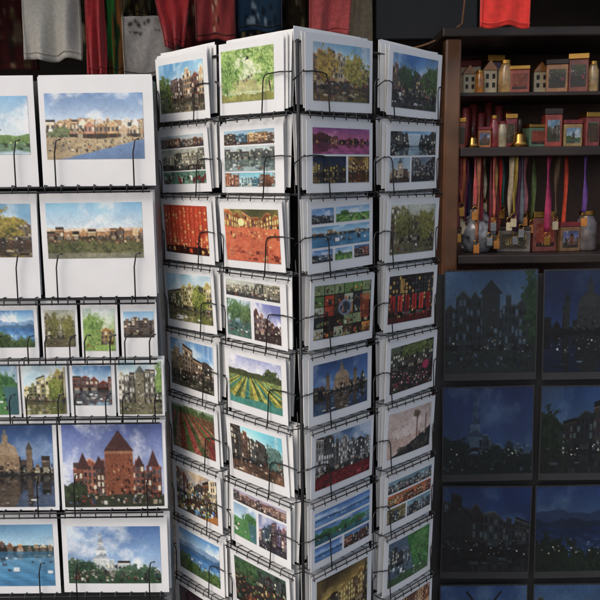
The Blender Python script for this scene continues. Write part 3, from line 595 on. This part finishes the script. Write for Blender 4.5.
for ri, (v0, v1) in enumerate(LROWS):
    zt, zb = at(100, v0, YL).z, at(100, v1, YL).z
    mb = MB()
    for yy, dz in ((YL - .012, .006), (YL + .02, .006), (YL - .013, -.002)): mb.tube([(xl, yy, zb + dz - .008), (xr, yy, zb + dz - .008)], .0016)
    x = xl + .02
    while x < xr - .01:
        mb.tube([(x, YL - .013, zb - .012), (x, YL - .013, zb + .002), (x, YL + .02, zb), (x, YL + .05, zb)], .0012, 5); x += .028
    for (u0, u1, *_r) in LC[ri]:
        a, b = at(u0, v1, YL).x, at(u1, v1, YL).x
        for fx in (.16, .84):
            xx = a + (b - a) * fx
            mb.tube([(xx, YL - .013, zb - .008), (xx, YL - .011, zb + (zt - zb) * .3), (xx + .004, YL - .0105, zb + (zt - zb) * .42), (xx + .012, YL - .0105, zb + (zt - zb) * .43)], .0013, 6)
    nrel('wire_shelf', mb, M['wire'], True)
    for (u0, u1, what, views, mg) in LC[ri]:
        vm = (v0 + v1) / 2
        a, b = at(u0, vm, YL).x, at(u1, vm, YL).x; w, h = b - a, zt - zb
        m4 = (mg[0] * w, mg[1] * w, mg[2] * h, mg[3] * h)
        postcard(Vector(((a + b) / 2, YL - .001, zb)), random.uniform(-.02, .02), math.radians(-random.uniform(.5, 2)), math.radians(random.uniform(-.7, .5)), w, h, views,
                 'flat rack card of ' + what, GL, m4, dens=760, b=.001)
        s = MB(); sw = w * .99
        sp = link('spare_postcard', card_mesh(sw, h, .001, M['spare'], name='spare_postcard'))
        sp.location = ((a + b) / 2 + random.uniform(-.003, .004), YL + .006, zb + .004); sp.rotation_euler = (math.radians(-2.2), math.radians(random.uniform(-.6, .6)), 0)
        tag(sp, 'white spare card behind the card of ' + what.split(',')[0], 'postcard', GL)

# ---------------------------------------------------------------- setting: pavement, shop
g = MB().box(-40, 40, -40, 40, -.2, 0).build('pavement', M['paving']); tag(g, kind='structure')
YB = 2.3
sw = MB().box(-2.6, 2.6, YB, YB + .2, 0, 2.42).build('shop_wall', M['wall']); tag(sw, 'dark brown back wall of the souvenir shop behind the racks', 'wall')
sl = MB().box(-2.8, -2.6, .8, YB + .2, 0, 2.42).build('shop_wall', M['wall']); tag(sl, 'dark side wall of the souvenir shop on the far left', 'wall')
sr = MB().box(2.6, 2.8, .8, YB + .2, 0, 2.42).build('shop_wall', M['wall']); tag(sr, 'dark side wall of the souvenir shop far right behind the pale pier', 'wall')
ce = MB().box(-2.8, 2.8, .34, YB + .2, 2.42, 2.6).build('unseen_shade_ceiling', M['ceiling']); tag(ce, 'unseen dull grey ceiling slab, set low and forward to darken the souvenir shop', 'ceiling')  # unseen from the camera; set low and far forward to darken the shop
# ---------------------------------------------------------------- hanging textiles above the racks
YH = .9
def grid_cloth(u0, u1, v0, v1, y, taper=(0, 0), fold=.012, nf=3, seed=0, nx=40, nz=34, thick=.003, sag=.0):
    """a hanging cloth between picture columns u0..u1 whose lower hem is at v1; taper draws the lower corners inwards"""
    p0, p1 = at(u0, v1, y), at(u1, v1, y); zt = at((u0 + u1) / 2, v0, y).z; zb = (p0.z + p1.z) / 2
    w = p1.x - p0.x; rr = random.Random(seed); ph = rr.uniform(0, 6)
    vs = []
    for j in range(nz + 1):
        t = j / nz
        for i in range(nx + 1):
            s = i / nx
            x = p0.x + w * ((taper[0] * t) + s * (1 - (taper[0] + taper[1]) * t))
            yy = y + fold * (.3 + .7 * t) * math.sin(s * nf * 2 * math.pi + ph + .8 * math.sin(3 * t)) + fold * .4 * math.sin(s * 17 + 5 * t + ph)
            z = zt + (zb - zt) * t - sag * math.sin(math.pi * s) * t + .004 * math.sin(s * 9 + ph) * t
            vs.append((x, yy, z))
    fs = [(j * (nx + 1) + i, (j + 1) * (nx + 1) + i, (j + 1) * (nx + 1) + i + 1, j * (nx + 1) + i + 1) for j in range(nz) for i in range(nx)]
    return MB().add(vs, fs), (nx + 1, nz + 1), (p0.x, p1.x, zb, zt)
def cloth(name, args, m, label, cat, colours=None, parent=None, **kw):
    mb, (W, H), ext = grid_cloth(*args, **kw)
    o = mb.build(name, m, parent, True)
    if colours is not None:
        SEED[0] += 1; p = Pic(SEED[0], W, H); colours(p); img = p.done(.25)
        ca = o.data.color_attributes.new('print', 'FLOAT_COLOR', 'POINT')
        rgba = np.ones((H * W, 4), np.float32); rgba[:, :3] = img.reshape(-1, 3); ca.data.foreach_set('color', rgba.ravel())
    s = o.modifiers.new('cloth thickness', 'SOLIDIFY'); s.thickness = .004
    W1 = W; n0 = len(mb.v); hm = MB(); vv = mb.v
    hem = [Vector(vv[(H - 3) * W1 + i]) + Vector((0, -.0035, 0)) for i in range(W1)]
    hm.tube(hem, .0011, 5)
    for cx_ in (1, W1 - 2): hm.tube([Vector(vv[j * W1 + cx_]) + Vector((0, -.0035, 0)) for j in range(H)], .001, 5)
    hm.build('hem_seam', m if m is not M['cloth_print'] else M['darkwood'], o, True)
    if label: tag(o, label, cat, 'textiles hanging above the racks')
    return o, ext

back = [('5a1a1c', 'dark crimson cloth far back behind the cream shirt', -30, 40, 70), ('3c3a20', 'olive cloth far back between the cream shirt and the plain red scarf', 44, 96, 60), ('54341c', 'brown cloth far back behind the grey printed cloth', 100, 150, 52), ('6a2420', 'brick red cloth far back behind the deep red tapering cloth', 158, 204, 64),
        ('22364a', 'navy cloth far back behind the dark blue bag', 222, 262, 56), ('4a3c2c', 'taupe cloth far back above the corner of the tall rack', 268, 306, 48), ('70302a', 'rust cloth far back behind the plain faded red bag', 308, 344, 58)]
for i, (hx, lab, u0, u1, v1) in enumerate(back):
    def pf(p, hx=hx):
        c = hexc(hx); p.a[:] = c; p.busy(0, .2, 1, 1, 60, [hx, '8a7a4c', '2a2018', hx, 'a08a68'], (.03, .1))
    c_, _ = cloth('hanging_cloth', (u0, u1, -58, v1, YH + .55), M['cloth_print'], lab, 'cloth', pf, fold=.014, nf=1.5, seed=40 + i)
    c_['group'] = 'cloths hanging far back in the shop'
zr = at(300, -60, YH).z
zr2 = at(300, -58, YH + .55).z + .012
rail2 = link('hanging_rail', None); rail2.location = (0, YH + .55, zr2); tag(rail2, 'rear dull steel rail that carries the cloths far back', 'rail')
MB().tube([(-1.5, 0, 0), (1.2, 0, 0)], .012, 12).build('rod', M['chrome'], rail2, True)
for x in (-1.3, 1.1): MB().tube([(x, 0, 0), (x, 0, 2.42 - zr2)], .006, 8).build('hanger_bar', M['chrome'], rail2, True)
rail = link('hanging_rail', None); rail.location = (0, YH, zr); tag(rail, 'thin dull steel rail under the ceiling that carries the hanging textiles', 'rail')
MB().tube([(-1.2, 0, 0), (1.2, 0, 0)], .012, 12).build('rod', M['chrome'], rail, True)
for x in (-1.1, 1.1): MB().tube([(x, 0, 0), (x, 0, 2.42 - zr)], .006, 8).build('hanger_bar', M['chrome'], rail, True)

def stripes(p): p.sky('2c6a2c', '24502c', 1).rect(.0, 0, .12, 1, '15150f').rect(.14, 0, .6, 1, '2f8434').rect(.62, 0, .9, 1, '9a5a1c').rect(.9, 0, 1, 1, 'd8d0b0').speck(16, (0, .4, 1, 1), ['7a4a18', '1c3c1c'], (.05, .15))
def greyprint(p): p.sky('a39e98', '8c8782', 1); p.speck(46, (.1, .08, .9, .3), ['2a2826', 'a8a49c'], (.01, .03)).rect(0, 0, .03, 1, 'c4c0a8')
def brownprint(p): p.sky('5a3a24', '3c2c1c', 1).speck(60, (0, .3, 1, 1), ['8a7a3c', '2c2418', '6a3a24', '4a5a30', 'a89060'], (.03, .09))
def bluebag(p): p.sky('24506c', '1c3c58', 1).ell(.55, .5, .28, .1, 'b0502c').ell(.6, .47, .14, .07, '4a8a70').speck(14, (.15, .7, .95, .95), ['0f2030', '8a9aa8'], (.02, .05))
def salmonprint(p): p.sky('8c2a2c', 'a03434', 1).rect(.4, .05, .6, .9, 'a85a44', .5).speck(26, (.42, .1, .6, .9), ['d0a080', '5a1a18'], (.02, .04))
cloth('hanging_shirt', (24, 82, -58, 60, YH + .02), M['cream_cotton'], 'plain cream cotton shirt hanging left of the plain red scarf', 'shirt', fold=.014, nf=2, seed=14)
cloth('hanging_scarf', (88, 107, -58, 76, YH), M['red'], 'plain red scarf hanging beside a green striped scarf', 'scarf', fold=.01, nf=2, seed=1)
cloth('hanging_scarf', (106, 126, -58, 76, YH + .03), M['cloth_print'], 'green, black and orange striped scarf hanging above the left rack', 'scarf', stripes, fold=.006, nf=1.5, seed=2)
cloth('hanging_shirt', (118, 152, -58, 17, YH + .12), M['cloth_print'], 'brown and olive patterned cloth above the grey printed cloth', 'shirt', brownprint, fold=.008, nf=1.5, seed=12)
cloth('hanging_shirt', (124, 180, 16, 76, YH + .015), M['cloth_print'], 'grey printed cloth with a line of dark specks, hanging low', 'shirt', greyprint, fold=.006, nf=1, seed=3)
cloth('hanging_shirt', (146, 200, -58, 47, YH - .02), M['red'], 'deep red cloth tapering to a narrow hem', 'shirt', taper=(.35, .3), fold=.016, nf=2.5, seed=4)
cloth('tote_bag', (196, 236, -58, 40, YH - .03), M['cloth_print'], 'faded red bag with a pale speckled band down its middle', 'bag', salmonprint, fold=.009, nf=1.5, seed=5)
cloth('tote_bag', (238, 283, -58, 31, YH), M['cloth_print'], 'dark blue bag with an orange oval emblem', 'bag', bluebag, fold=.006, nf=1.2, seed=6)
cloth('tote_bag', (310, 356, -58, 34, YH - .02), M['salmon'], 'plain faded red bag hanging over the corner of the tall rack', 'bag', taper=(-.02, .16), fold=.01, nf=1.5, seed=7)
cloth('hanging_scarf', (346, 372, -58, 62, YH + .1), M['beige'], 'beige linen strip hanging behind the plain faded red bag', 'scarf', fold=.006, nf=1, seed=8)
cloth('pennant', (480, 530, -58, 27, YH - .3), M['scarlet'], 'bright scarlet felt banner hanging at the top right before the cabinet', 'banner', fold=.004, nf=.8, seed=9)
a, b = at(375, 40, 1.05), at(477, 44, 1.05)
bd = MB().box(a.x, b.x, 1.05, 1.08, a.z, a.z + .42).build('dark_board', M['sign']); bevel(bd, .004); tag(bd, 'black board hanging under the ceiling right of the beige strip', 'board')
hc = MB()
for x in (a.x + .05, b.x - .05): hc.tube([(x, 1.065, a.z + .4), (x, 1.065, 2.42)], .003, 6)
hc.build('hanging_wire', M['wire'], bd, True)
p, q2 = at(404, 50, .95), at(462, 24, .95)
cd = MB().tube([p + (q2 - p) * t + Vector((0, 0, -.012 * math.sin(math.pi * t))) for t in [i / 12 for i in range(13)]] + [q2 + Vector((.05, 0, .5))], .0028, 7).build('jute_cord', M['rope'], None, True)
tag(cd, 'thin brown cord slanting in front of the black board', 'cord')

# ---------------------------------------------------------------- souvenir cabinet and calendars on the right
YC = .85
cab = link('souvenir_cabinet', None); cl = at(441, 300, YC).x; crr = cl + .62; cab.location = ((cl + crr) / 2, YC + .15, 0)
tag(cab, 'dark open wooden cabinet with souvenirs in the shade behind the tall rack', 'cabinet')
CL = Vector(cab.location)
def crel(name, mb, m, sm=False):
    mb.v = [tuple(Vector(pp) - CL) for pp in mb.v]; return mb.build(name, m, cab, sm)
zsh = [at(465, 152, YC).z, at(465, 260, YC).z]
ztop = at(450, 38, YC).z
bevel(crel('front_post', MB().box(cl, cl + .042, YC, YC + .045, 0, ztop), M['wood']), .006, 3)
bevel(crel('front_post', MB().box(crr - .042, crr, YC, YC + .045, 0, ztop), M['wood']), .006, 3)
crel('back_board', MB().box(cl + .002, crr - .002, YC + .3, YC + .32, 0, ztop), M['backwood'])
for z in zsh: bevel(crel('shelf', MB().box(cl + .044, crr - .044, YC + .004, YC + .298, z - .012, z + .012), M['darkwood']), .003)
bevel(crel('top_board', MB().box(cl - .01, crr + .01, YC - .01, YC + .33, ztop + .001, ztop + .025), M['darkwood']), .004)
# top compartment
def lantern(u0, u1, v0, v1, y, label):
    a, b = at(u0, v1, y), at(u1, v0, y); w = (b.x - a.x) / 2; h = b.z - a.z
    o = link('ceramic_house', None); o.location = (a.x + w, y, a.z); tag(o, label, 'ornament', 'ornaments in the cabinet')
    bx = MB().box(-w, w, -w * .7, w * .7, 0, h * .7); bevel(bx.build('body', M['cream'], o), .003)
    rf = MB().add([(-w * 1.05, -w * .75, h * .701), (w * 1.05, -w * .75, h * .701), (w * 1.05, w * .75, h * .701), (-w * 1.05, w * .75, h * .701), (0, -w * .75, h), (0, w * .75, h)],
                  [(0, 1, 4), (2, 3, 5), (0, 4, 5, 3), (1, 2, 5, 4), (0, 3, 2, 1)]); rf.build('roof', M['amber'], o)
    wn = MB()
    for i in (-1, 1):
        for j in (.2, .45): wn.box(w * (i * .45) - w * .2, w * (i * .45) + w * .2, -w * .74, -w * .69, h * j, h * (j + .14))
    wn.build('window', M['sign'], o)
    return o
zc = at(465, 96, YC + .1).z
for s_, zz in ((0, zc),): bevel(crel('shelf', MB().box(cl + .044, crr - .044, YC + .03, YC + .298, zz - .008, zz + .002), M['darkwood']), .002)
yo = YC + .1
def set_on(o, z): o.location.z = z
for i, (u0, u1, v0, lab) in enumerate([(462, 476, 62, 'cream ceramic house nearest the wooden post'), (482, 497, 57, 'taller cream ceramic house right of the amber jar'), (532, 548, 60, 'cream ceramic house far right beside the copper tin')]):
    o = lantern(u0, u1, v0, 92, yo, lab); set_on(o, zc + .002)
def bell(u, label, zz, y, s=1.0):
    o = link('brass_bell', None); o.location = (at(u, 120, y).x, y, zz); tag(o, label, 'bell', 'ornaments in the cabinet')
    MB().lathe([(.001 * s, .034 * s), (.008 * s, .034 * s), (.012 * s, .026 * s), (.014 * s, .012 * s), (.022 * s, .0), (.019 * s, .0), (.001, .028 * s)], 24).build('bell_body', M['brass'], o, True)
    MB().lathe([(.001, .062 * s), (.004 * s, .058 * s), (.005 * s, .05 * s), (.003 * s, .036 * s), (.001, .034 * s)], 14).build('handle', M['darkwood'], o, True)
    return o
bell(473, 'small brass bell with a dark handle on the cabinet shelf', zsh[0] + .0125, YC + .05, .9)
bell(520, 'larger brass bell far right on the cabinet shelf', zsh[0] + .0125, YC + .05, 1.2)
def jar(u, v, y, zz, r_, h, col, label, lid='brass'):
    o = link('souvenir_jar', None); o.location = (at(u, v, y).x, y, zz); tag(o, label, 'jar', 'jars and tins in the cabinet')
    MB().lathe([(.001, 0), (r_ * .9, 0), (r_, h * .06), (r_, h * .7), (r_ * .7, h * .84), (r_ * .68, h * .9), (.001, h * .9)], 24).build('glass', mat('jar ' + label[:14], col, .2, noise=(40, .5), coat=.6), o, True)
    MB().lathe([(.001, h * .9), (r_ * .76, h * .9), (r_ * .76, h), (.001, h)], 24).build('lid', M[lid], o)
def tin(u, v, y, zz, w_, h, d_, col, label, band):
    o = link('souvenir_tin', None); o.location = (at(u, v, y).x, y, zz); tag(o, label, 'tin', 'jars and tins in the cabinet')
    o.rotation_euler = (0, 0, random.uniform(-.3, .3))
    bevel(MB().box(-w_ / 2, w_ / 2, -d_ / 2, d_ / 2, 0, h * .84).build('tin_body', mat('tin ' + label[:14], col, .3, noise=(35, .4), coat=.4), o), .002)
    bevel(MB().box(-w_ / 2 - .001, w_ / 2 + .001, -d_ / 2 - .001, d_ / 2 + .001, h * .842, h).build('lid', M[band], o), .002)
    fn = (canal_facades, windmill_day, tulip_rows, brick_castle, brown_gold, red_theatre, flower_market)[SEED[0] % 7]
    sheet('picture_label', -w_ * .38, w_ * .38, h * .14, h * .7, 1, 0, d_ / 2 + .0012, paint(fn, w_ * .76, h * .56, 900, .8), M['print'], o)
y1, y2 = YC + .07, YC + .17
# upper board
jar(479.5, 90, YC + .07, zc + .002, .012, .06, (.42, .16, .03), 'small amber jar between two cream ceramic houses')
jar(505, 90, y1, zc + .002, .018, .085, (.5, .3, .12), 'honey coloured jar right of the taller cream ceramic house')
tin(519, 90, y1, zc + .002, .05, .07, .04, (.3, .05, .03), 'red tin between the honey coloured jar and the last cream house', 'brass')
tin(556, 90, y1, zc + .002, .055, .085, .04, (.34, .15, .06), 'copper tin far right on the upper board', 'darkwood')
tin(470, 90, y2 + .05, zc + .002, .06, .105, .04, (.36, .28, .2), 'beige tin behind the cream house nearest the post', 'wine')
tin(493, 90, y2 + .05, zc + .002, .05, .12, .04, (.2, .1, .22), 'mauve tin behind the taller cream ceramic house', 'brass')
# middle shelf
sz = zsh[0] + .0125
tin(461.5, 145, y1 + .02, sz, .022, .08, .03, (.3, .04, .03), 'narrow red tin beside the wooden post', 'brass')
tin(484, 145, y1 + .01, sz, .034, .055, .03, (.34, .12, .04), 'small orange brown tin right of the small brass bell', 'wine')
jar(493.5, 145, y1 + .01, sz, .013, .085, (.25, .03, .035), 'dark red jar right of the small orange brown tin')
jar(502, 145, y1 + .01, sz, .013, .07, (.4, .34, .22), 'cream jar right of the dark red jar', 'wine')
tin(510, 145, y1 + .02, sz, .03, .09, .03, (.22, .03, .05), 'wine red tin left of the larger brass bell', 'brass')
tin(534, 145, y1, sz, .05, .06, .04, (.1, .16, .1), 'green tin right of the larger brass bell', 'brass')
for i, (u, hh) in enumerate(((466, .115), (474, .125), (481, .1), (489, .13), (498, .12), (508, .105))):
    o = link('red_candle', None); o.location = (at(u, 140, y2).x, y2 + .015 * (i % 2), sz)
    tag(o, ['dark red candle behind the narrow red tin', 'dark red candle behind the small brass bell', 'shortest dark red candle, behind the small orange brown tin', 'tallest dark red candle, behind the dark red jar', 'dark red candle behind the cream jar', 'dark red candle behind the wine red tin'][i], 'candle', 'candles in the cabinet')
    MB().lathe([(.001, 0), (.0105, 0), (.011, .003), (.0105, hh - .004), (.008, hh), (.001, hh - .002)], 20).build('wax', M['candle'], o, True)
    MB().tube([(0, 0, hh - .002), (.0006, 0, hh + .006), (.002, 0, hh + .011)], .0009, 6).build('wick', M['sign'], o, True)
tin(577, 90, y1, zc + .002, .05, .1, .04, (.2, .04, .03), 'dark red tin at the far right end of the upper board', 'brass')
jar(592, 90, y1, zc + .002, .016, .08, (.45, .3, .14), 'amber and cream jar at the far right end of the upper board')
tin(551, 145, y1, sz, .045, .1, .04, (.3, .05, .04), 'tall red tin right of the green tin', 'darkwood')
tin(570, 145, y1, sz, .05, .07, .04, (.3, .2, .08), 'mustard tin far right on the middle shelf', 'wine')
tin(588, 145, y1, sz, .04, .09, .04, (.22, .05, .05), 'crimson tin at the far right end of the middle shelf', 'brass')
tin(565, 255, YC + .1, zsh[1] + .0125, .06, .08, .05, (.18, .1, .05), 'brown tin right of the tall brown red tin', 'wine')
jar(585, 255, YC + .1, zsh[1] + .0125, .028, .11, (.12, .1, .1), 'grey jar at the far right end of the lower shelf')
# ribbons hanging from the middle shelf
RB = [(461, .19, 'wine', 'wine red'), (466.5, .15, 'rope', 'jute brown'), (471, .21, 'candle', 'dark red'), (477, .13, 'salmon', 'faded red'), (482, .18, 'darkwood', 'blackish'), (487, .15, 'brown_felt', 'chestnut'), (493, .2, 'maroon', 'maroon'), (499, .14, 'ochre', 'ochre'), (505, .19, 'scarlet', 'scarlet'), (513, .16, 'beige', 'beige'), (522, .2, 'plum', 'plum'), (532, .15, 'rose', 'rose'),
      (464, .12, 'rust', 'rust'), (469, .17, 'mulberry', 'mulberry'), (474, .16, 'navy', 'navy'), (480, .22, 'copper', 'copper'), (485, .19, 'garnet', 'garnet'), (490, .11, 'ivory', 'ivory'), (496, .16, 'coral', 'coral'), (502, .21, 'oxblood', 'oxblood'), (509, .13, 'teal', 'teal'), (517, .15, 'mustard', 'mustard'), (527, .18, 'slate', 'slate grey'), (541, .17, 'moss', 'moss green'), (551, .2, 'raspberry', 'raspberry'), (562, .16, 'umber', 'umber'), (574, .19, 'vermilion', 'vermilion'), (588, .15, 'violet', 'violet')]
for nm, cc in (('brown_felt', (.12, .045, .02)), ('maroon', (.09, .008, .016)), ('ochre', (.34, .2, .05)), ('plum', (.08, .02, .06)), ('rose', (.4, .14, .16)), ('rust', (.28, .07, .02)), ('mulberry', (.14, .015, .05)), ('navy', (.015, .022, .07)), ('copper', (.3, .11, .05)), ('garnet', (.2, .012, .02)), ('ivory', (.5, .45, .34)), ('coral', (.45, .1, .07)), ('oxblood', (.1, .012, .012)), ('teal', (.02, .1, .1)), ('mustard', (.33, .22, .03)), ('slate', (.1, .11, .13)), ('moss', (.07, .1, .03)), ('raspberry', (.3, .02, .08)), ('umber', (.09, .05, .025)), ('vermilion', (.5, .05, .02)), ('violet', (.1, .04, .2))): M[nm] = mat(nm.replace('_', ' ') + ' ribbon', cc, .7, noise=(60, .3))
for i, (u, ln, mk, cn) in enumerate(RB):
    a = at(u, 152, YC + .02); o = link('key_ribbon', None); o.location = (a.x, YC + .03 + .022 * (i % 3), zsh[0] - .0125)
    tag(o, cn + ' key ribbon with a brass ring hanging under the cabinet shelf', 'key ribbon', 'key ribbons under the cabinet shelf')
    wv = random.uniform(0, 5); hw = random.uniform(.005, .009)
    vs = []
    for j in range(13):
        t = j / 12; yy = .004 * math.sin(t * 6 + wv); tw = .9 * math.sin(t * 4 + wv)
        for s_ in (-1, 1): vs.append((s_ * hw * math.cos(tw), yy + s_ * hw * math.sin(tw), -ln * t))
    r_ = MB().add(vs, [(2 * j, 2 * j + 1, 2 * j + 3, 2 * j + 2) for j in range(12)]).build('ribbon', M[mk], o, True); so = r_.modifiers.new('ribbon thickness', 'SOLIDIFY'); so.thickness = .001
    MB().tube([(.007 * math.cos(k * math.pi / 8), vs[-1][1], -ln - .007 + .007 * math.sin(k * math.pi / 8)) for k in range(17)], .0011, 6).build('key_ring', M['brass'], o, True)
    bevel(MB().box(-.008, .008, vs[-1][1] - .002, vs[-1][1] + .002, -ln - .036, -ln - .014).build('charm', M[('brass', 'cream', 'chrome', 'amber')[i % 4]], o), .001)
tin(512, 255, YC + .1, zsh[1] + .0125, .09, .07, .05, (.12, .1, .09), 'dull grey tin right of the speckled vase', 'darkwood')
tin(540, 255, YC + .1, zsh[1] + .0125, .07, .11, .05, (.16, .05, .04), 'tall brown red tin far right on the lower shelf', 'brass')
# patterned vase on the second shelf
def vasecol(p): p.sky('1e2024', '1a1c20', 1).speck(90, (0, .05, 1, .95), ['8c929a', '5a6068', '0e0f12', 'b0b4b8'], (.008, .02))
a = at(476, 257, YC + .09); vz = link('patterned_vase', None); vz.location = (a.x, YC + .09, zsh[1] + .0125); tag(vz, 'dark round vase with a speckled pale pattern on the lower cabinet shelf', 'vase')
prof = [(.001, 0), (.03, 0), (.034, .004), (.052, .03), (.058, .055), (.05, .082), (.03, .1), (.024, .108), (.029, .118), (.026, .118), (.02, .108), (.001, .1)]
me = MB().lathe(prof, 48); vb = me.build('vase_body', M['speckled'], vz, True)
# calendars hanging on a dark panel below
YK = .80
pan = link('calendar_stand', None); xa, xb = at(436, 400, YK).x, at(436, 400, YK).x + .56; pan.location = ((xa + xb) / 2, YK + .02, 0); tag(pan, 'black stand with calendars in the shade below the cabinet souvenirs', 'stand')
MB().box(-(xb - xa) / 2, (xb - xa) / 2, 0, .012, .06, zsh[1] - .035).build('panel', M['core'], pan)
for s_ in (-1, 1): MB().box(s_ * .2 - .015, s_ * .2 + .015, -.1, .02, 0, .058).build('foot', M['core'], pan)
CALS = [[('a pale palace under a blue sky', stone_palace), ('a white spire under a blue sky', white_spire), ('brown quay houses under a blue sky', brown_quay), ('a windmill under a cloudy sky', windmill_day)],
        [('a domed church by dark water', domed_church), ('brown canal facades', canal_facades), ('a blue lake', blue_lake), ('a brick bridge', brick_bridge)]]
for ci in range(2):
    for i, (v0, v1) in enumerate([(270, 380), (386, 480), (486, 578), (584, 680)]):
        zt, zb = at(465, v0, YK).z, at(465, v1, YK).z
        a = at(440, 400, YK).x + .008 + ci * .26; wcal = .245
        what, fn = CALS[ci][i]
        c = postcard(Vector((a + wcal / 2, YK - .004 * (1 + i % 2), zb)), 0, math.radians(-1), math.radians(random.uniform(-.8, .8)), wcal, zt - zb, F1(shade_darkened(fn)),
             'shade-darkened calendar print showing ' + what.replace('blue sky', 'dimmed sky').replace('cloudy sky', 'cloudy dimmed sky'), 'calendars in the shade', (.003, .003, .004, .02), b=.0008, dens=620, name='calendar', cat='calendar', paper='dull_card')
        pg = MB()
        for k in range(19): pg.tube([(-.11 + k * .0122, -.004, (zt - zb) - .002), (-.11 + k * .0122, -.005, (zt - zb) + .004), (-.11 + k * .0122, .002, (zt - zb) + .003)], .0008, 5)
        pg.build('wire_binding', M['wire'], c)

# ---------------------------------------------------------------- light, sky, camera
SUN_EL, SUN_AZ = math.radians(46), math.radians(-40)          # azimuth from -Y (behind the camera), negative = from the left
d = Vector((math.sin(SUN_AZ) * math.cos(SUN_EL), -math.cos(SUN_AZ) * math.cos(SUN_EL), math.sin(SUN_EL)))
L = bpy.data.lights.new('sun', 'SUN'); L.energy = 1.1; L.angle = math.radians(40); L.color = (1, .965, .91)
lo = bpy.data.objects.new('sun', L); COL.objects.link(lo); lo.rotation_euler = d.to_track_quat('Z', 'Y').to_euler(); lo.location = (-3, -4, 6)
w = bpy.data.worlds.new('World'); SC.world = w; w.use_nodes = True
nt = w.node_tree; bg = nt.nodes['Background']; bg.inputs['Strength'].default_value = .15
sk = nt.nodes.new('ShaderNodeTexSky'); sk.sky_type = 'NISHITA'; sk.sun_disc = False; sk.sun_elevation = SUN_EL; sk.sun_rotation = math.atan2(d.x, d.y)
sk.air_density = 1.0; sk.dust_density = 4.0; sk.ozone_density = 1.0
nt.links.new(sk.outputs[0], bg.inputs['Color'])
cam = bpy.data.cameras.new('camera'); co = bpy.data.objects.new('camera', cam); COL.objects.link(co)
cam.sensor_width = 36; cam.lens = 36 * FOC / 600; cam.clip_start = .05; cam.clip_end = 300
mw = Matrix((RX, UX, -FX)).transposed().to_4x4(); mw.translation = CAM; co.matrix_world = mw
SC.camera = co
vs_ = SC.view_settings; vs_.view_transform = 'Standard'; vs_.look = 'None'; vs_.exposure = 0.03; vs_.gamma = 1
